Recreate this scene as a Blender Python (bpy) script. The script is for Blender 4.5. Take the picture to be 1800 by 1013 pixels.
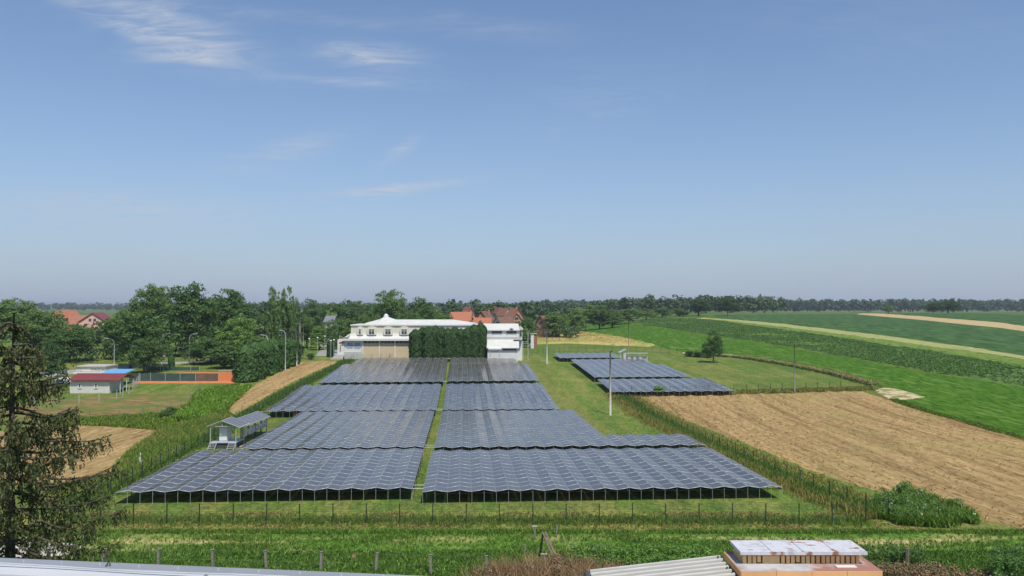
import bpy, math, random
import numpy as np
from mathutils import Vector, Matrix
from mathutils.geometry import delaunay_2d_cdt

# ------------------------------------------------------------------ scene / camera / world / sun
S = bpy.context.scene
COL = S.collection
for o in list(bpy.data.objects): bpy.data.objects.remove(o)
R = math.radians
F = 1400.0                       # focal length in 1800-px units
CZ = 16.2
PITCH = math.atan(33.5 / F)
cam_d = bpy.data.cameras.new('camera'); cam = bpy.data.objects.new('camera', cam_d); COL.objects.link(cam)
cam.location = (0, 0, CZ); cam.rotation_euler = (R(90) + PITCH, 0, 0)
cam_d.sensor_width = 36; cam_d.lens = 36 * F / 1800; cam_d.clip_start = 0.1; cam_d.clip_end = 30000
S.camera = cam
S.render.resolution_x = 1024; S.render.resolution_y = 576
S.view_settings.view_transform = 'Standard'; S.view_settings.look = 'None'
S.view_settings.gamma = 1; S.view_settings.exposure = 0.3; S.view_settings.use_curve_mapping = False

SUN_EL, SUN_AZ = 60.0, 156.0      # azimuth clockwise from +Y (view direction): sun behind the camera, to the right
sd = bpy.data.lights.new('sun', 'SUN'); sun = bpy.data.objects.new('sun', sd); COL.objects.link(sun)
sd.energy = 4.0; sd.angle = R(0.6); sd.color = (1.0, 0.955, 0.88)
sv = Vector((math.sin(R(SUN_AZ)) * math.cos(R(SUN_EL)), math.cos(R(SUN_AZ)) * math.cos(R(SUN_EL)), math.sin(R(SUN_EL))))
sun.rotation_euler = sv.to_track_quat('Z', 'Y').to_euler(); sun.location = (0, 0, 60)

W = bpy.data.worlds.new('World'); S.world = W; W.use_nodes = True
def build_world():
    nt = W.node_tree; N = nt.nodes; L = nt.links
    N.clear()
    out = N.new('ShaderNodeOutputWorld'); bg = N.new('ShaderNodeBackground')
    sky = N.new('ShaderNodeTexSky'); sky.sky_type = 'NISHITA'; sky.sun_disc = False
    sky.sun_elevation = R(SUN_EL); sky.sun_rotation = R(SUN_AZ)
    sky.altitude = 100; sky.air_density = 1.0; sky.dust_density = 0.7; sky.ozone_density = 2.5
    tc = N.new('ShaderNodeTexCoord'); sep = N.new('ShaderNodeSeparateXYZ'); L.new(tc.outputs['Generated'], sep.inputs[0])
    def m(op, a, b=None, c=None, clamp=False):
        n = N.new('ShaderNodeMath'); n.operation = op; n.use_clamp = clamp
        for i, v in enumerate((a, b, c)):
            if v is None: continue
            if isinstance(v, (int, float)): n.inputs[i].default_value = v
            else: L.new(v, n.inputs[i])
        return n.outputs[0]
    x, y, z = sep.outputs[0], sep.outputs[1], sep.outputs[2]
    zz = m('ADD', m('MAXIMUM', z, 0.0), 0.12)
    cx = m('DIVIDE', x, zz); cy = m('DIVIDE', y, zz)
    cv = N.new('ShaderNodeCombineXYZ'); L.new(cx, cv.inputs[0]); L.new(cy, cv.inputs[1])
    mp = N.new('ShaderNodeMapping'); mp.inputs['Scale'].default_value = (0.9, 2.4, 1); mp.inputs['Rotation'].default_value = (0, 0, R(12)); L.new(cv.outputs[0], mp.inputs[0])
    nz = N.new('ShaderNodeTexNoise'); nz.inputs['Scale'].default_value = 4.5; nz.inputs['Detail'].default_value = 9; nz.inputs['Roughness'].default_value = 0.64
    nz.inputs['Distortion'].default_value = 1.3
    L.new(mp.outputs[0], nz.inputs['Vector'])
    nb = N.new('ShaderNodeTexNoise'); nb.inputs['Scale'].default_value = 0.55; nb.inputs['Detail'].default_value = 3; L.new(cv.outputs[0], nb.inputs['Vector'])
    wisp = m('MULTIPLY', m('SUBTRACT', nz.outputs[0], 0.38, None), 3.4, None, True)
    gen = m('MULTIPLY', m('MULTIPLY', m('SUBTRACT', nb.outputs[0], 0.52), 3.0, None, True), wisp)
    # cirrus streaks: banks of finer cloud seen in the north-western quarter of the sky
    yy = m('MAXIMUM', y, 0.15)
    u = m('DIVIDE', x, yy); v = m('DIVIDE', z, yy)
    tot = m('MULTIPLY', gen, 0.22)
    for (u0, v0, su, sv_, rot, a) in [(-.43, .35, .085, .026, -.35, 1.0), (-.415, .315, .05, .010, 0.0, .5), (-.18, .318, .055, .014, -.10, .95), (-.205, .286, .085, .0065, -.05, .55),
                                 (-.285, .196, .075, .016, .25, .42), (-.14, .198, .028, .008, .6, .45), (-.145, .150, .085, .0055, .10, .75), (-.17, .142, .04, .004, 0, .5),
                                 (-.50, .125, .17, .020, -.04, .55), (-.62, .42, .12, .01, -.5, .35), (-.05, .36, .12, .012, -.1, .2), (-.3, .37, .2, .008, -.1, .25)]:
        c, s = math.cos(rot), math.sin(rot)
        du = m('SUBTRACT', u, u0); dv = m('SUBTRACT', v, v0)
        a1 = m('ADD', m('MULTIPLY', du, c / su), m('MULTIPLY', dv, s / su))
        b1 = m('ADD', m('MULTIPLY', du, -s / sv_), m('MULTIPLY', dv, c / sv_))
        r2 = m('ADD', m('MULTIPLY', a1, a1), m('MULTIPLY', b1, b1))
        g = m('EXPONENT', m('MULTIPLY', r2, -0.9))
        tot = m('ADD', tot, m('MULTIPLY', m('MULTIPLY', g, m('ADD', m('MULTIPLY', wisp, 0.85), 0.1)), 0.62 * a))
    # low veil of humid air over the horizon
    veil = m('EXPONENT', m('MULTIPLY', m('MAXIMUM', z, 0.0), -6.5))
    veil = m('MULTIPLY', veil, m('ADD', m('MULTIPLY', nb.outputs[0], 0.36), 0.74), None, True)
    tint = N.new('ShaderNodeMix'); tint.data_type = 'RGBA'; tint.blend_type = 'MULTIPLY'; tint.inputs[0].default_value = 1.0
    L.new(sky.outputs[0], tint.inputs[6]); tint.inputs[7].default_value = (.92, 1.01, 1.11, 1)
    mv = N.new('ShaderNodeMix'); mv.data_type = 'RGBA'; L.new(veil, mv.inputs[0]); L.new(tint.outputs[2], mv.inputs[6]); mv.inputs[7].default_value = (3.15, 3.80, 5.0, 1)
    mix = N.new('ShaderNodeMix'); mix.data_type = 'RGBA'
    L.new(m('MULTIPLY', tot, 2.0, None, True), mix.inputs[0]); L.new(mv.outputs[2], mix.inputs[6]); mix.inputs[7].default_value = (4.4, 4.85, 5.7, 1)
    L.new(mix.outputs[2], bg.inputs['Color']); bg.inputs['Strength'].default_value = 0.096
    L.new(bg.outputs[0], out.inputs['Surface'])
build_world()

# ------------------------------------------------------------------ helpers
rng = np.random.default_rng(7); random.seed(7)

def lattice(ix, iy, seed):
    h = (ix.astype(np.int64) * 374761393 + iy.astype(np.int64) * 668265263 + seed * 974634777) & 0xffffffff
    h = ((h ^ (h >> 13)) * 1274126177) & 0xffffffff
    return ((h ^ (h >> 16)) & 0xffff) / 65535.0
def vnoise(x, y, seed=0):
    x = np.asarray(x, float); y = np.asarray(y, float)
    ix = np.floor(x); iy = np.floor(y); fx = x - ix; fy = y - iy
    fx = fx * fx * (3 - 2 * fx); fy = fy * fy * (3 - 2 * fy)
    a = lattice(ix, iy, seed); b = lattice(ix + 1, iy, seed); c = lattice(ix, iy + 1, seed); d = lattice(ix + 1, iy + 1, seed)
    return (a * (1 - fx) + b * fx) * (1 - fy) + (c * (1 - fx) + d * fx) * fy
def fbm(x, y, seed=0, oct=4):
    t = 0; a = .5
    for i in range(oct):
        t = t + a * vnoise(x * 2 ** i, y * 2 ** i, seed + i * 17); a *= .5
    return t / (1 - .5 ** oct)

_kY = [-500, 0, 58, 67, 88, 105, 125, 140, 158, 195, 215, 300, 500, 1000, 2000, 12000]
_kZ = [0, 0, 0, -.3, -.4, -.75, -1.0, -.5, .45, 1.75, 2.4, 3.2, 4.0, 5.5, 6, 6]
_ty = np.arange(-500, 12000, 2.0)
_tz = np.interp(_ty, _kY, _kZ)
_k = np.hanning(13); _k /= _k.sum()
_tz = np.concatenate([_tz[:6], np.convolve(_tz, _k, 'valid'), _tz[-6:]])
def sstep(a, b, x):
    t = np.clip((x - a) / (b - a), 0, 1); return t * t * (3 - 2 * t)
def zg(X, Y):
    X = np.asarray(X, float); Y = np.asarray(Y, float)
    z = np.interp(Y, _ty, _tz)
    az = X / np.maximum(np.abs(Y), 30)
    e = np.interp(Y, [0, 225, 260, 420, 540, 800, 1250, 12000], [0, 0, .6, 5.2, 7.4, 5.0, 1.5, 0])
    return z + e * sstep(.06, .20, az) * (Y > 0)
def zf(X, Y): return float(zg(X, Y))

def ray(x, y):
    u = (x - 900) / F; v = (506.5 - y) / F
    return Vector((u, math.cos(PITCH) - v * math.sin(PITCH), math.sin(PITCH) + v * math.cos(PITCH)))
def at_d(x, y, D):
    d = ray(x, y); t = D / d.y
    return Vector((d.x * t, D, CZ + d.z * t))
def at(x, y, h=0.0):
    """point of the land (plus height h) where the photograph's feature stands"""
    d = ray(x, y); lo = 20.0; prev = lo
    D = lo
    while D < 6000:
        t = D / d.y
        if CZ + d.z * t < zf(d.x * t, D) + h: break
        prev = D; D *= 1.02
    a, b = prev, D
    for _ in range(30):
        mdl = (a + b) / 2; t = mdl / d.y
        if CZ + d.z * t < zf(d.x * t, mdl) + h: b = mdl
        else: a = mdl
    t = b / d.y
    return Vector((d.x * t, b, zf(d.x * t, b) + h))
def z_at(y, D): return at_d(900, y, D).z
def x_at(x, D): return (x - 900) / F * D / (math.cos(PITCH)) * math.cos(PITCH)

MATS = {}
def tag(o, label=None, cat=None, group=None, kind=None):
    if label: o['label'] = label
    if cat: o['category'] = cat
    if group: o['group'] = group
    if kind: o['kind'] = kind
    return o
def thing(name, label, cat, loc=(0, 0, 0), group=None):
    o = bpy.data.objects.new(name, None); COL.objects.link(o); o.location = loc; o.empty_display_size = .3
    return tag(o, label, cat, group)
def wloc(o):
    v = Vector((0, 0, 0))
    while o: v = v + o.location; o = o.parent
    return v
def link(name, me, parent=None, loc=(0, 0, 0)):
    o = bpy.data.objects.new(name, me); COL.objects.link(o); o.parent = parent; o.location = loc
    return o
def mesh_np(name, V, Fq, mats, mi=None, smooth=False, col=None):
    """big meshes: V (n,3), Fq (m,k) with one polygon size k"""
    V = np.asarray(V, np.float32); Fq = np.asarray(Fq, np.int32)
    me = bpy.data.meshes.new(name)
    me.vertices.add(len(V)); me.vertices.foreach_set('co', V.ravel())
    k = Fq.shape[1]; me.loops.add(Fq.size); me.loops.foreach_set('vertex_index', Fq.ravel())
    me.polygons.add(len(Fq)); me.polygons.foreach_set('loop_start', np.arange(0, Fq.size, k, dtype=np.int32))
    if mi is not None: me.polygons.foreach_set('material_index', np.asarray(mi, np.int32))
    me.update(calc_edges=True)
    if smooth: me.polygons.foreach_set('use_smooth', np.ones(len(Fq), bool))
    for m_ in (mats if isinstance(mats, (list, tuple)) else [mats]): me.materials.append(MATS[m_])
    if col is not None:
        ca = me.color_attributes.new('Col', 'FLOAT_COLOR', 'POINT')
        c4 = np.ones((len(V), 4), np.float32); c4[:, :3] = col
        ca.data.foreach_set('color', c4.ravel())
    return me

class MB:
    def __init__(s): s.V = []; s.F = []; s.M = []
    def add(s, vs, fs, m=0):
        b = len(s.V); s.V += [tuple(v) for v in vs]; s.F += [[b + i for i in f] for f in fs]; s.M += [m] * len(fs); return s
    def box(s, x0, x1, y0, y1, z0, z1, m=0):
        return s.add([(x0, y0, z0), (x1, y0, z0), (x1, y1, z0), (x0, y1, z0), (x0, y0, z1), (x1, y0, z1), (x1, y1, z1), (x0, y1, z1)],
                     [(3, 2, 1, 0), (4, 5, 6, 7), (0, 1, 5, 4), (1, 2, 6, 5), (2, 3, 7, 6), (3, 0, 4, 7)], m)
    def obox(s, c, ax, ay, az, m=0):
        c, ax, ay, az = map(Vector, (c, ax, ay, az))
        vs = [c + sx * ax + sy * ay + sz * az for sz in (-1, 1) for sx, sy in ((-1, -1), (1, -1), (1, 1), (-1, 1))]
        return s.add(vs, [(3, 2, 1, 0), (4, 5, 6, 7), (0, 1, 5, 4), (1, 2, 6, 5), (2, 3, 7, 6), (3, 0, 4, 7)], m)
    def tube(s, pts, rad, n=6, m=0, cap=True):
        pts = [Vector(p) for p in pts]
        rad = [float(rad)] * len(pts) if isinstance(rad, (int, float)) else [float(q) for q in rad]
        b = len(s.V); up = Vector((0, 0, 1))
        for i, p in enumerate(pts):
            d = (pts[min(i + 1, len(pts) - 1)] - pts[max(i - 1, 0)]).normalized()
            a = d.cross(up)
            if a.length < .01: a = d.cross(Vector((1, 0, 0)))
            a.normalize(); c = d.cross(a)
            for k in range(n):
                t = 2 * math.pi * k / n
                s.V.append(tuple(p + rad[i] * (math.cos(t) * a + math.sin(t) * c)))
        for i in range(len(pts) - 1):
            for k in range(n):
                k2 = (k + 1) % n
                s.F.append([b + i * n + k, b + i * n + k2, b + (i + 1) * n + k2, b + (i + 1) * n + k]); s.M.append(m)
        if cap:
            s.F.append([b + k for k in range(n)]); s.M.append(m)
            e = b + (len(pts) - 1) * n
            s.F.append([e + n - 1 - k for k in range(n)]); s.M.append(m)
        return s
    def prism(s, poly, dvec, m=0):
        """closed polygon (3d points) pushed along dvec"""
        n = len(poly); d = Vector(dvec); vs = [Vector(p) for p in poly] + [Vector(p) + d for p in poly]
        return s.add(vs, [tuple(range(n - 1, -1, -1)), tuple(range(n, 2 * n))] + [(i, (i + 1) % n, (i + 1) % n + n, i + n) for i in range(n)], m)
    def build(s, name, mats, parent=None, smooth=False, xf=None):
        V = s.V if xf is None else [tuple(xf @ Vector(v)) for v in s.V]
        o_ = wloc(parent) if parent else Vector((0, 0, 0))
        me = bpy.data.meshes.new(name)
        me.from_pydata([(v[0] - o_.x, v[1] - o_.y, v[2] - o_.z) for v in V], [], s.F); me.update()
        for m_ in (mats if isinstance(mats, (list, tuple)) else [mats]): me.materials.append(MATS[m_])
        me.polygons.foreach_set('material_index', np.array(s.M, np.int32))
        if smooth: me.polygons.foreach_set('use_smooth', np.ones(len(s.F), bool))
        return link(name, me, parent)

# ------------------------------------------------------------------ materials
def newmat(name, col, rough=.8, spec=.3, metal=0.0):
    m = bpy.data.materials.new(name); m.use_nodes = True
    b = m.node_tree.nodes['Principled BSDF']
    b.inputs['Base Color'].default_value = (*col, 1); b.inputs['Roughness'].default_value = rough
    b.inputs['Specular IOR Level'].default_value = spec; b.inputs['Metallic'].default_value = metal
    MATS[name] = m
    return m, m.node_tree.nodes, m.node_tree.links, b
def noise_node(N, L, scale, detail=4, rough=.6, vec=None, stretch=None, rot=0.0):
    tc = N.new('ShaderNodeTexCoord'); src = tc.outputs['Object'] if vec is None else vec
    if stretch:
        mp = N.new('ShaderNodeMapping'); mp.inputs['Scale'].default_value = stretch; mp.inputs['Rotation'].default_value = (0, 0, rot)
        L.new(src, mp.inputs[0]); src = mp.outputs[0]
    n = N.new('ShaderNodeTexNoise'); n.inputs['Scale'].default_value = scale; n.inputs['Detail'].default_value = detail; n.inputs['Roughness'].default_value = rough
    L.new(src, n.inputs['Vector']); return n.outputs['Fac']
def ramp(N, L, fac, stops):
    r = N.new('ShaderNodeValToRGB'); e = r.color_ramp.elements
    while len(e) < len(stops): e.new(.5)
    for i, (p, c) in enumerate(stops): e[i].position = p; e[i].color = (*c, 1)
    L.new(fac, r.inputs[0]); return r.outputs[0]
def mixc(N, L, a, b, fac, mode='MIX'):
    n = N.new('ShaderNodeMix'); n.data_type = 'RGBA'; n.blend_type = mode
    for v, i in ((fac, 0), (a, 6), (b, 7)):
        if isinstance(v, (int, float)): n.inputs[i].default_value = v
        elif isinstance(v, tuple): n.inputs[i].default_value = (*v, 1)
        else: L.new(v, n.inputs[i])
    return n.outputs[2]
def bump(N, L, b, h, strength=.4, dist=.1):
    n = N.new('ShaderNodeBump'); n.inputs['Strength'].default_value = strength; n.inputs['Distance'].default_value = dist
    L.new(h, n.inputs['Height']); L.new(n.outputs[0], b.inputs['Normal'])
def surf(name, cols, scale, rough=.85, spec=.2, bmp=.3, dist=.05, stretch=None, rot=0, detail=6, second=None):
    """plain material: noise between colours plus relief"""
    m, N, L, b = newmat(name, cols[0], rough, spec)
    f = noise_node(N, L, scale, detail, .65, stretch=stretch, rot=rot)
    k = len(cols); c = ramp(N, L, f, [(.36 + .28 * i / max(1, k - 1), cc) for i, cc in enumerate(cols)])
    if second:
        f2 = noise_node(N, L, second[0], 3, .5, stretch=second[3] if len(second) > 3 else None, rot=rot)
        c = mixc(N, L, c, second[1], ramp(N, L, f2, [((second[4] if len(second) > 4 else .5) - second[2], (0, 0, 0)), ((second[4] if len(second) > 4 else .5) + second[2], (1, 1, 1))]))
    L.new(c, b.inputs['Base Color'])
    if bmp: bump(N, L, b, f, bmp, dist)
    return m
def flat(name, col, rough=.6, spec=.4, metal=0.0, var=.12, scale=3.0):
    m, N, L, b = newmat(name, col, rough, spec, metal)
    f = noise_node(N, L, scale, 5, .6)
    lo = tuple(c * (1 - var) for c in col); hi = tuple(min(1, c * (1 + var)) for c in col)
    L.new(ramp(N, L, f, [(.3, lo), (.7, hi)]), b.inputs['Base Color'])
    return m

def foliage(name, col, trans=.3, var=.45):
    m, N, L, b = newmat(name, col, .55, .25)
    gi = N.new('ShaderNodeNewGeometry'); oi = N.new('ShaderNodeObjectInfo')
    c1 = ramp(N, L, gi.outputs['Random Per Island'], [(0, tuple(c * (1 - var) for c in col)), (.6, col), (1, (col[0] * (1 + var * 1.3), col[1] * (1 + var), col[2] * (1 + var * .6)))])
    c2 = mixc(N, L, c1, oi.outputs['Color'], 1.0, 'MULTIPLY')
    L.new(c2, b.inputs['Base Color'])
    tr = N.new('ShaderNodeBsdfTranslucent'); L.new(mixc(N, L, c2, (1.25, 1.3, .55), 1.0, 'MULTIPLY'), tr.inputs['Color'])
    ms = N.new('ShaderNodeMixShader'); ms.inputs[0].default_value = trans
    L.new(b.outputs[0], ms.inputs[1]); L.new(tr.outputs[0], ms.inputs[2])
    L.new(ms.outputs[0], N['Material Output'].inputs['Surface'])
    return m

foliage('leaf', (.115, .190, .062), .46)
foliage('leaf_far', (.056, .098, .036), .2, .35)
foliage('conifer', (.040, .090, .020), .2, .45)
foliage('spruce', (.088, .105, .042), .28, .55)
foliage('weed', (.115, .205, .04), .35, .6)
foliage('drygrass', (.30, .24, .10), .2, .4)
foliage('bramble', (.20, .145, .085), .1, .45)
foliage('grassblade', (.12, .215, .045), .35, .6)
foliage('cropleaf', (.085, .165, .05), .3, .55)
foliage('flower', (.75, .75, .68), .1, .1)
surf('bark', [(.05, .04, .03), (.11, .09, .07)], 6, .95, .1, .6, .05)
surf('cone', [(.15, .085, .05), (.26, .155, .09)], 18, .8, .2, .6, .02)

def mat_ground():
    m, N, L, b = newmat('ground', (.1, .15, .03), .95, .1)
    at_ = N.new('ShaderNodeAttribute'); at_.attribute_name = 'Col'
    f1 = noise_node(N, L, 1.7, 12, .8); f2 = noise_node(N, L, .35, 6, .7, stretch=(1.6, .7, 1), rot=R(4))
    f3 = noise_node(N, L, 2.0, 3, .6, stretch=(2.0, .9, 1))
    k1 = ramp(N, L, f1, [(.28, (.58, .62, .58)), (.5, (1, 1, 1)), (.75, (1.38, 1.32, 1.2))])
    k3 = ramp(N, L, f3, [(.33, (.55, .60, .55)), (.5, (1, 1, 1)), (.66, (1.40, 1.34, 1.2))])
    k1 = mixc(N, L, k1, k3, 1.0, 'MULTIPLY')
    k2 = ramp(N, L, f2, [(.3, (.72, .80, .72)), (.7, (1.32, 1.18, 1.05))])
    c = mixc(N, L, mixc(N, L, at_.outputs['Color'], k1, 1.0, 'MULTIPLY'), k2, 1.0, 'MULTIPLY')
    L.new(c, b.inputs['Base Color']); bump(N, L, b, f1, .8, .12)
mat_ground()
surf('wheat', [(.30, .24, .07), (.44, .34, .12), (.52, .42, .17)], 2.5, 1.0, .04, .8, .3, stretch=(1, .4, 1), second=(.08, (.22, .26, .06), .12))
surf('brightcrop', [(.020, .060, .005), (.050, .122, .010), (.085, .175, .022)], .8, 1.0, .04, .9, .4, stretch=(1.9, .5, 1), rot=R(-6), detail=10, second=(.5, (.105, .185, .03), .05, (1.2, .25, 1), .60))
surf('beancrop', [(.025, .06, .014), (.07, .135, .035), (.13, .21, .065)], .8, 1.0, .04, 1.0, .5, stretch=(1.5, .5, 1), rot=R(-6), second=(.04, (.10, .16, .035), .08))
surf('darkcrop', [(.020, .052, .016), (.045, .098, .030), (.085, .150, .048)], .35, 1.0, .04, .9, .5, stretch=(1.5, .3, 1), rot=R(-8))
surf('palestrip', [(.20, .22, .075), (.28, .29, .11), (.33, .33, .14)], .8, 1.0, .04, .5, .2, stretch=(1.5, .25, 1))
surf('tanstrip', [(.34, .26, .13), (.45, .35, .19)], .5, 1.0, .04, .4, .2)
def mat_stubble(name, rot, k=1.0):
    m, N, L, b = newmat(name, (.3, .2, .09), 1.0, .04)
    f1 = noise_node(N, L, .60 * k, 5, .6, stretch=(1.7, .05, 1), rot=rot); f2 = noise_node(N, L, 2.0 * k, 8, .7, stretch=(1.5, .34, 1), rot=rot)
    f3 = noise_node(N, L, 1.1 * k, 5, .65, stretch=(1.3, .42, 1), rot=rot); f4 = noise_node(N, L, .05, 4, .6)
    c = ramp(N, L, f2, [(.30, (.19, .122, .050)), (.50, (.30, .205, .092)), (.70, (.43, .315, .155))])
    c = mixc(N, L, c, ramp(N, L, f1, [(.34, (.66, .64, .60)), (.5, (1, 1, 1)), (.66, (1.22, 1.2, 1.16))]), 1.0, 'MULTIPLY')
    c = mixc(N, L, c, (.13, .082, .036), ramp(N, L, f3, [(.58, (0, 0, 0)), (.66, (.75,) * 3)]))
    c = mixc(N, L, c, (.27, .235, .085), ramp(N, L, f4, [(.52, (0, 0, 0)), (.68, (.55,) * 3)]))
    L.new(c, b.inputs['Base Color']); bump(N, L, b, f2, .9, .15)
mat_stubble('stubble', R(-6))
mat_stubble('hay', R(38), .8)
surf('brownmeadow', [(.10, .075, .028), (.19, .135, .055), (.25, .20, .085)], .9, 1.0, .04, .9, .15, stretch=(.5, 1.6, 1), detail=10, second=(.22, (.11, .14, .035), .06))
surf('baresoil', [(.40, .31, .19), (.55, .45, .30)], 1.2, 1.0, .04, .6, .08, second=(.5, (.18, .19, .06), .06))
surf('palelane', [(.28, .23, .12), (.42, .35, .20), (.24, .25, .09)], 1.0, 1.0, .04, .5, .1)
surf('lightgreen', [(.055, .11, .016), (.12, .19, .035), (.20, .24, .07)], .7, 1.0, .04, .9, .3, stretch=(1.8, .4, 1), detail=9)
surf('clay', [(.42, .15, .055), (.52, .20, .08)], 1.0, .9, .1, .2, .03)
surf('asphalt', [(.22, .22, .21), (.30, .30, .29)], 2.0, .9, .2, .2, .01)

def mat_glass():
    m, N, L, b = newmat('solar_glass', (.05, .05, .05), .2, .40)
    tc = N.new('ShaderNodeTexCoord'); uv = N.new('ShaderNodeUVMap')
    sx = N.new('ShaderNodeSeparateXYZ'); L.new(uv.outputs[0], sx.inputs[0])
    def line(o, n, w):
        a = N.new('ShaderNodeMath'); a.operation = 'MULTIPLY'; a.inputs[1].default_value = n; L.new(o, a.inputs[0])
        f = N.new('ShaderNodeMath'); f.operation = 'FRACT'; L.new(a.outputs[0], f.inputs[0])
        g = N.new('ShaderNodeMath'); g.operation = 'LESS_THAN'; g.inputs[1].default_value = w; L.new(f.outputs[0], g.inputs[0]); return g.outputs[0]
    mx = N.new('ShaderNodeMath'); mx.operation = 'MAXIMUM'; L.new(line(sx.outputs[0], 6, .06), mx.inputs[0]); L.new(line(sx.outputs[1], 10, .06), mx.inputs[1])
    gi = N.new('ShaderNodeObjectInfo')
    big = noise_node(N, L, .35, 4, .6, vec=N.new('ShaderNodeNewGeometry').outputs['Position'])
    base = ramp(N, L, big, [(.3, (.042, .039, .038)), (.7, (.074, .069, .066))])
    L.new(mixc(N, L, base, (.13, .125, .12), mx.outputs[0]), b.inputs['Base Color'])
    r = ramp(N, L, big, [(.3, (.14,) * 3), (.75, (.26,) * 3)]); L.new(r, b.inputs['Roughness'])
    b.inputs['Coat Weight'].default_value = 0.0
mat_glass()
flat('alu', (.45, .455, .46), .45, .5, .2, .08)
flat('galv', (.50, .52, .53), .5, .5, .4, .12)
flat('darksteel', (.06, .065, .07), .6)
flat('fencegreen', (.018, .040, .026), .55, .4)
surf('concrete', [(.34, .32, .28), (.46, .44, .39)], 4, .9, .2, .3, .02)
surf('oldwood', [(.16, .12, .09), (.27, .21, .16)], 5, .9, .1, .5, .03, stretch=(3, 3, .4))
surf('greypost', [(.14, .13, .11), (.25, .235, .20)], 6, .9, .1, .4, .02)
surf('greywood', [(.16, .14, .12), (.26, .23, .2)], 5, .9, .1, .4, .03)
flat('white', (.60, .60, .575), .55, .4, 0, .05, .7)
flat('whitemetal', (.47, .475, .48), .38, .5, 0, .05, .8)
flat('lampgrey', (.33, .345, .345), .5)
flat('cream', (.60, .58, .475), .7, .3, 0, .05, .5)
flat('roofwhite', (.53, .525, .485), .6, .3, 0, .08, .4)
flat('plinth', (.42, .42, .40), .85, .2)
def mat_stone():
    m, N, L, b = newmat('beigestone', (.55, .40, .24), .9, .15)
    br = N.new('ShaderNodeTexBrick'); tc = N.new('ShaderNodeTexCoord'); mp = N.new('ShaderNodeMapping'); mp.inputs['Rotation'].default_value = (R(90), 0, 0)
    L.new(tc.outputs['Object'], mp.inputs[0]); L.new(mp.outputs[0], br.inputs['Vector']); br.inputs['Scale'].default_value = 2.2
    br.inputs['Color1'].default_value = (.58, .46, .30, 1); br.inputs['Color2'].default_value = (.50, .40, .27, 1); br.inputs['Mortar'].default_value = (.50, .42, .32, 1)
    L.new(br.outputs[0], b.inputs['Base Color'])
mat_stone()
flat('glassdark', (.05, .055, .065), .12, .6)
flat('bannerblue', (.30, .34, .52), .6)
flat('navy', (.04, .05, .11), .6)
flat('redroof', (.19, .045, .040), .5, .4, 0, .15, 1.2)
flat('siding', (.62, .60, .52), .7, .3, 0, .05, 1)
flat('sidingline', (.48, .47, .42), .8, .2)
flat('bluesheet', (.13, .34, .58), .45, .5)
surf('tile', [(.28, .105, .06), (.40, .155, .085)], 2.2, .85, .2, .5, .05)
surf('tiledark', [(.13, .075, .055), (.21, .115, .085)], 2.2, .85, .2, .5, .05)
surf('tilebrown', [(.22, .10, .065), (.33, .15, .095)], 2.2, .85, .2, .5, .05)
surf('brick', [(.34, .16, .10), (.44, .22, .14)], 5, .9, .1, .3, .03)
flat('slate', (.16, .16, .18), .7)
flat('pink', (.66, .36, .29), .8, .2)
flat('timber', (.09, .055, .035), .8)
flat('screen', (.045, .085, .075), .8, .1, 0, .25, .5)
flat('screenbrown', (.13, .095, .065), .8, .1, 0, .25, .5)
flat('orangewall', (.58, .215, .085), .85, .15, 0, .08, .5)
surf('membrane', [(.42, .425, .43), (.50, .505, .51)], 1.5, .6, .35, .05, .01)
flat('flashgrey', (.27, .285, .30), .45, .5, .2, .08, 2)
flat('rubber', (.10, .10, .105), .7)
flat('orangeclad', (.60, .33, .15), .75, .25, 0, .10, 3)
flat('orangepale', (.70, .47, .24), .8, .2, 0, .12, 6)
surf('rust_zinc', [(.42, .43, .46), (.52, .52, .54), (.36, .36, .38)], 3, .6, .4, .2, .01, second=(2.6, (.26, .12, .07), .03, (1.3, 2.6, 1), .60))
surf('slabtop', [(.36, .36, .37), (.48, .47, .47)], 3, .8, .3, .2, .01, second=(1.3, (.30, .15, .11), .06))
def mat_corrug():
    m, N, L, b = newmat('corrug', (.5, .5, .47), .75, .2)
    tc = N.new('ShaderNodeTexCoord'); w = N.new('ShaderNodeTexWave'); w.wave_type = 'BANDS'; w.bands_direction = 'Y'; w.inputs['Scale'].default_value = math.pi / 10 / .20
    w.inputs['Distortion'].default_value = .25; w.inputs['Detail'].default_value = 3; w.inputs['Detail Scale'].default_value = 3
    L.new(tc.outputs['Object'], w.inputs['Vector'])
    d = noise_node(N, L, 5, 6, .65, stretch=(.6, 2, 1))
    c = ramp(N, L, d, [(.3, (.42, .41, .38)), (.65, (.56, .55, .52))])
    L.new(mixc(N, L, c, (.24, .23, .20), ramp(N, L, w.outputs['Fac'], [(.0, (.85,) * 3), (.22, (0, 0, 0))])), b.inputs['Base Color'])  # dark rib lines: groove dirt and rib shade put into the colour
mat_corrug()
flat('redplastic', (.35, .07, .05), .6)
flat('carpaint', (.62, .63, .65), .3, .6, .3)
flat('tyre', (.02, .02, .02), .8)
surf('ivy', [(.012, .030, .012), (.03, .06, .02)], 8, .9, .1, .8, .1)

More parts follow.
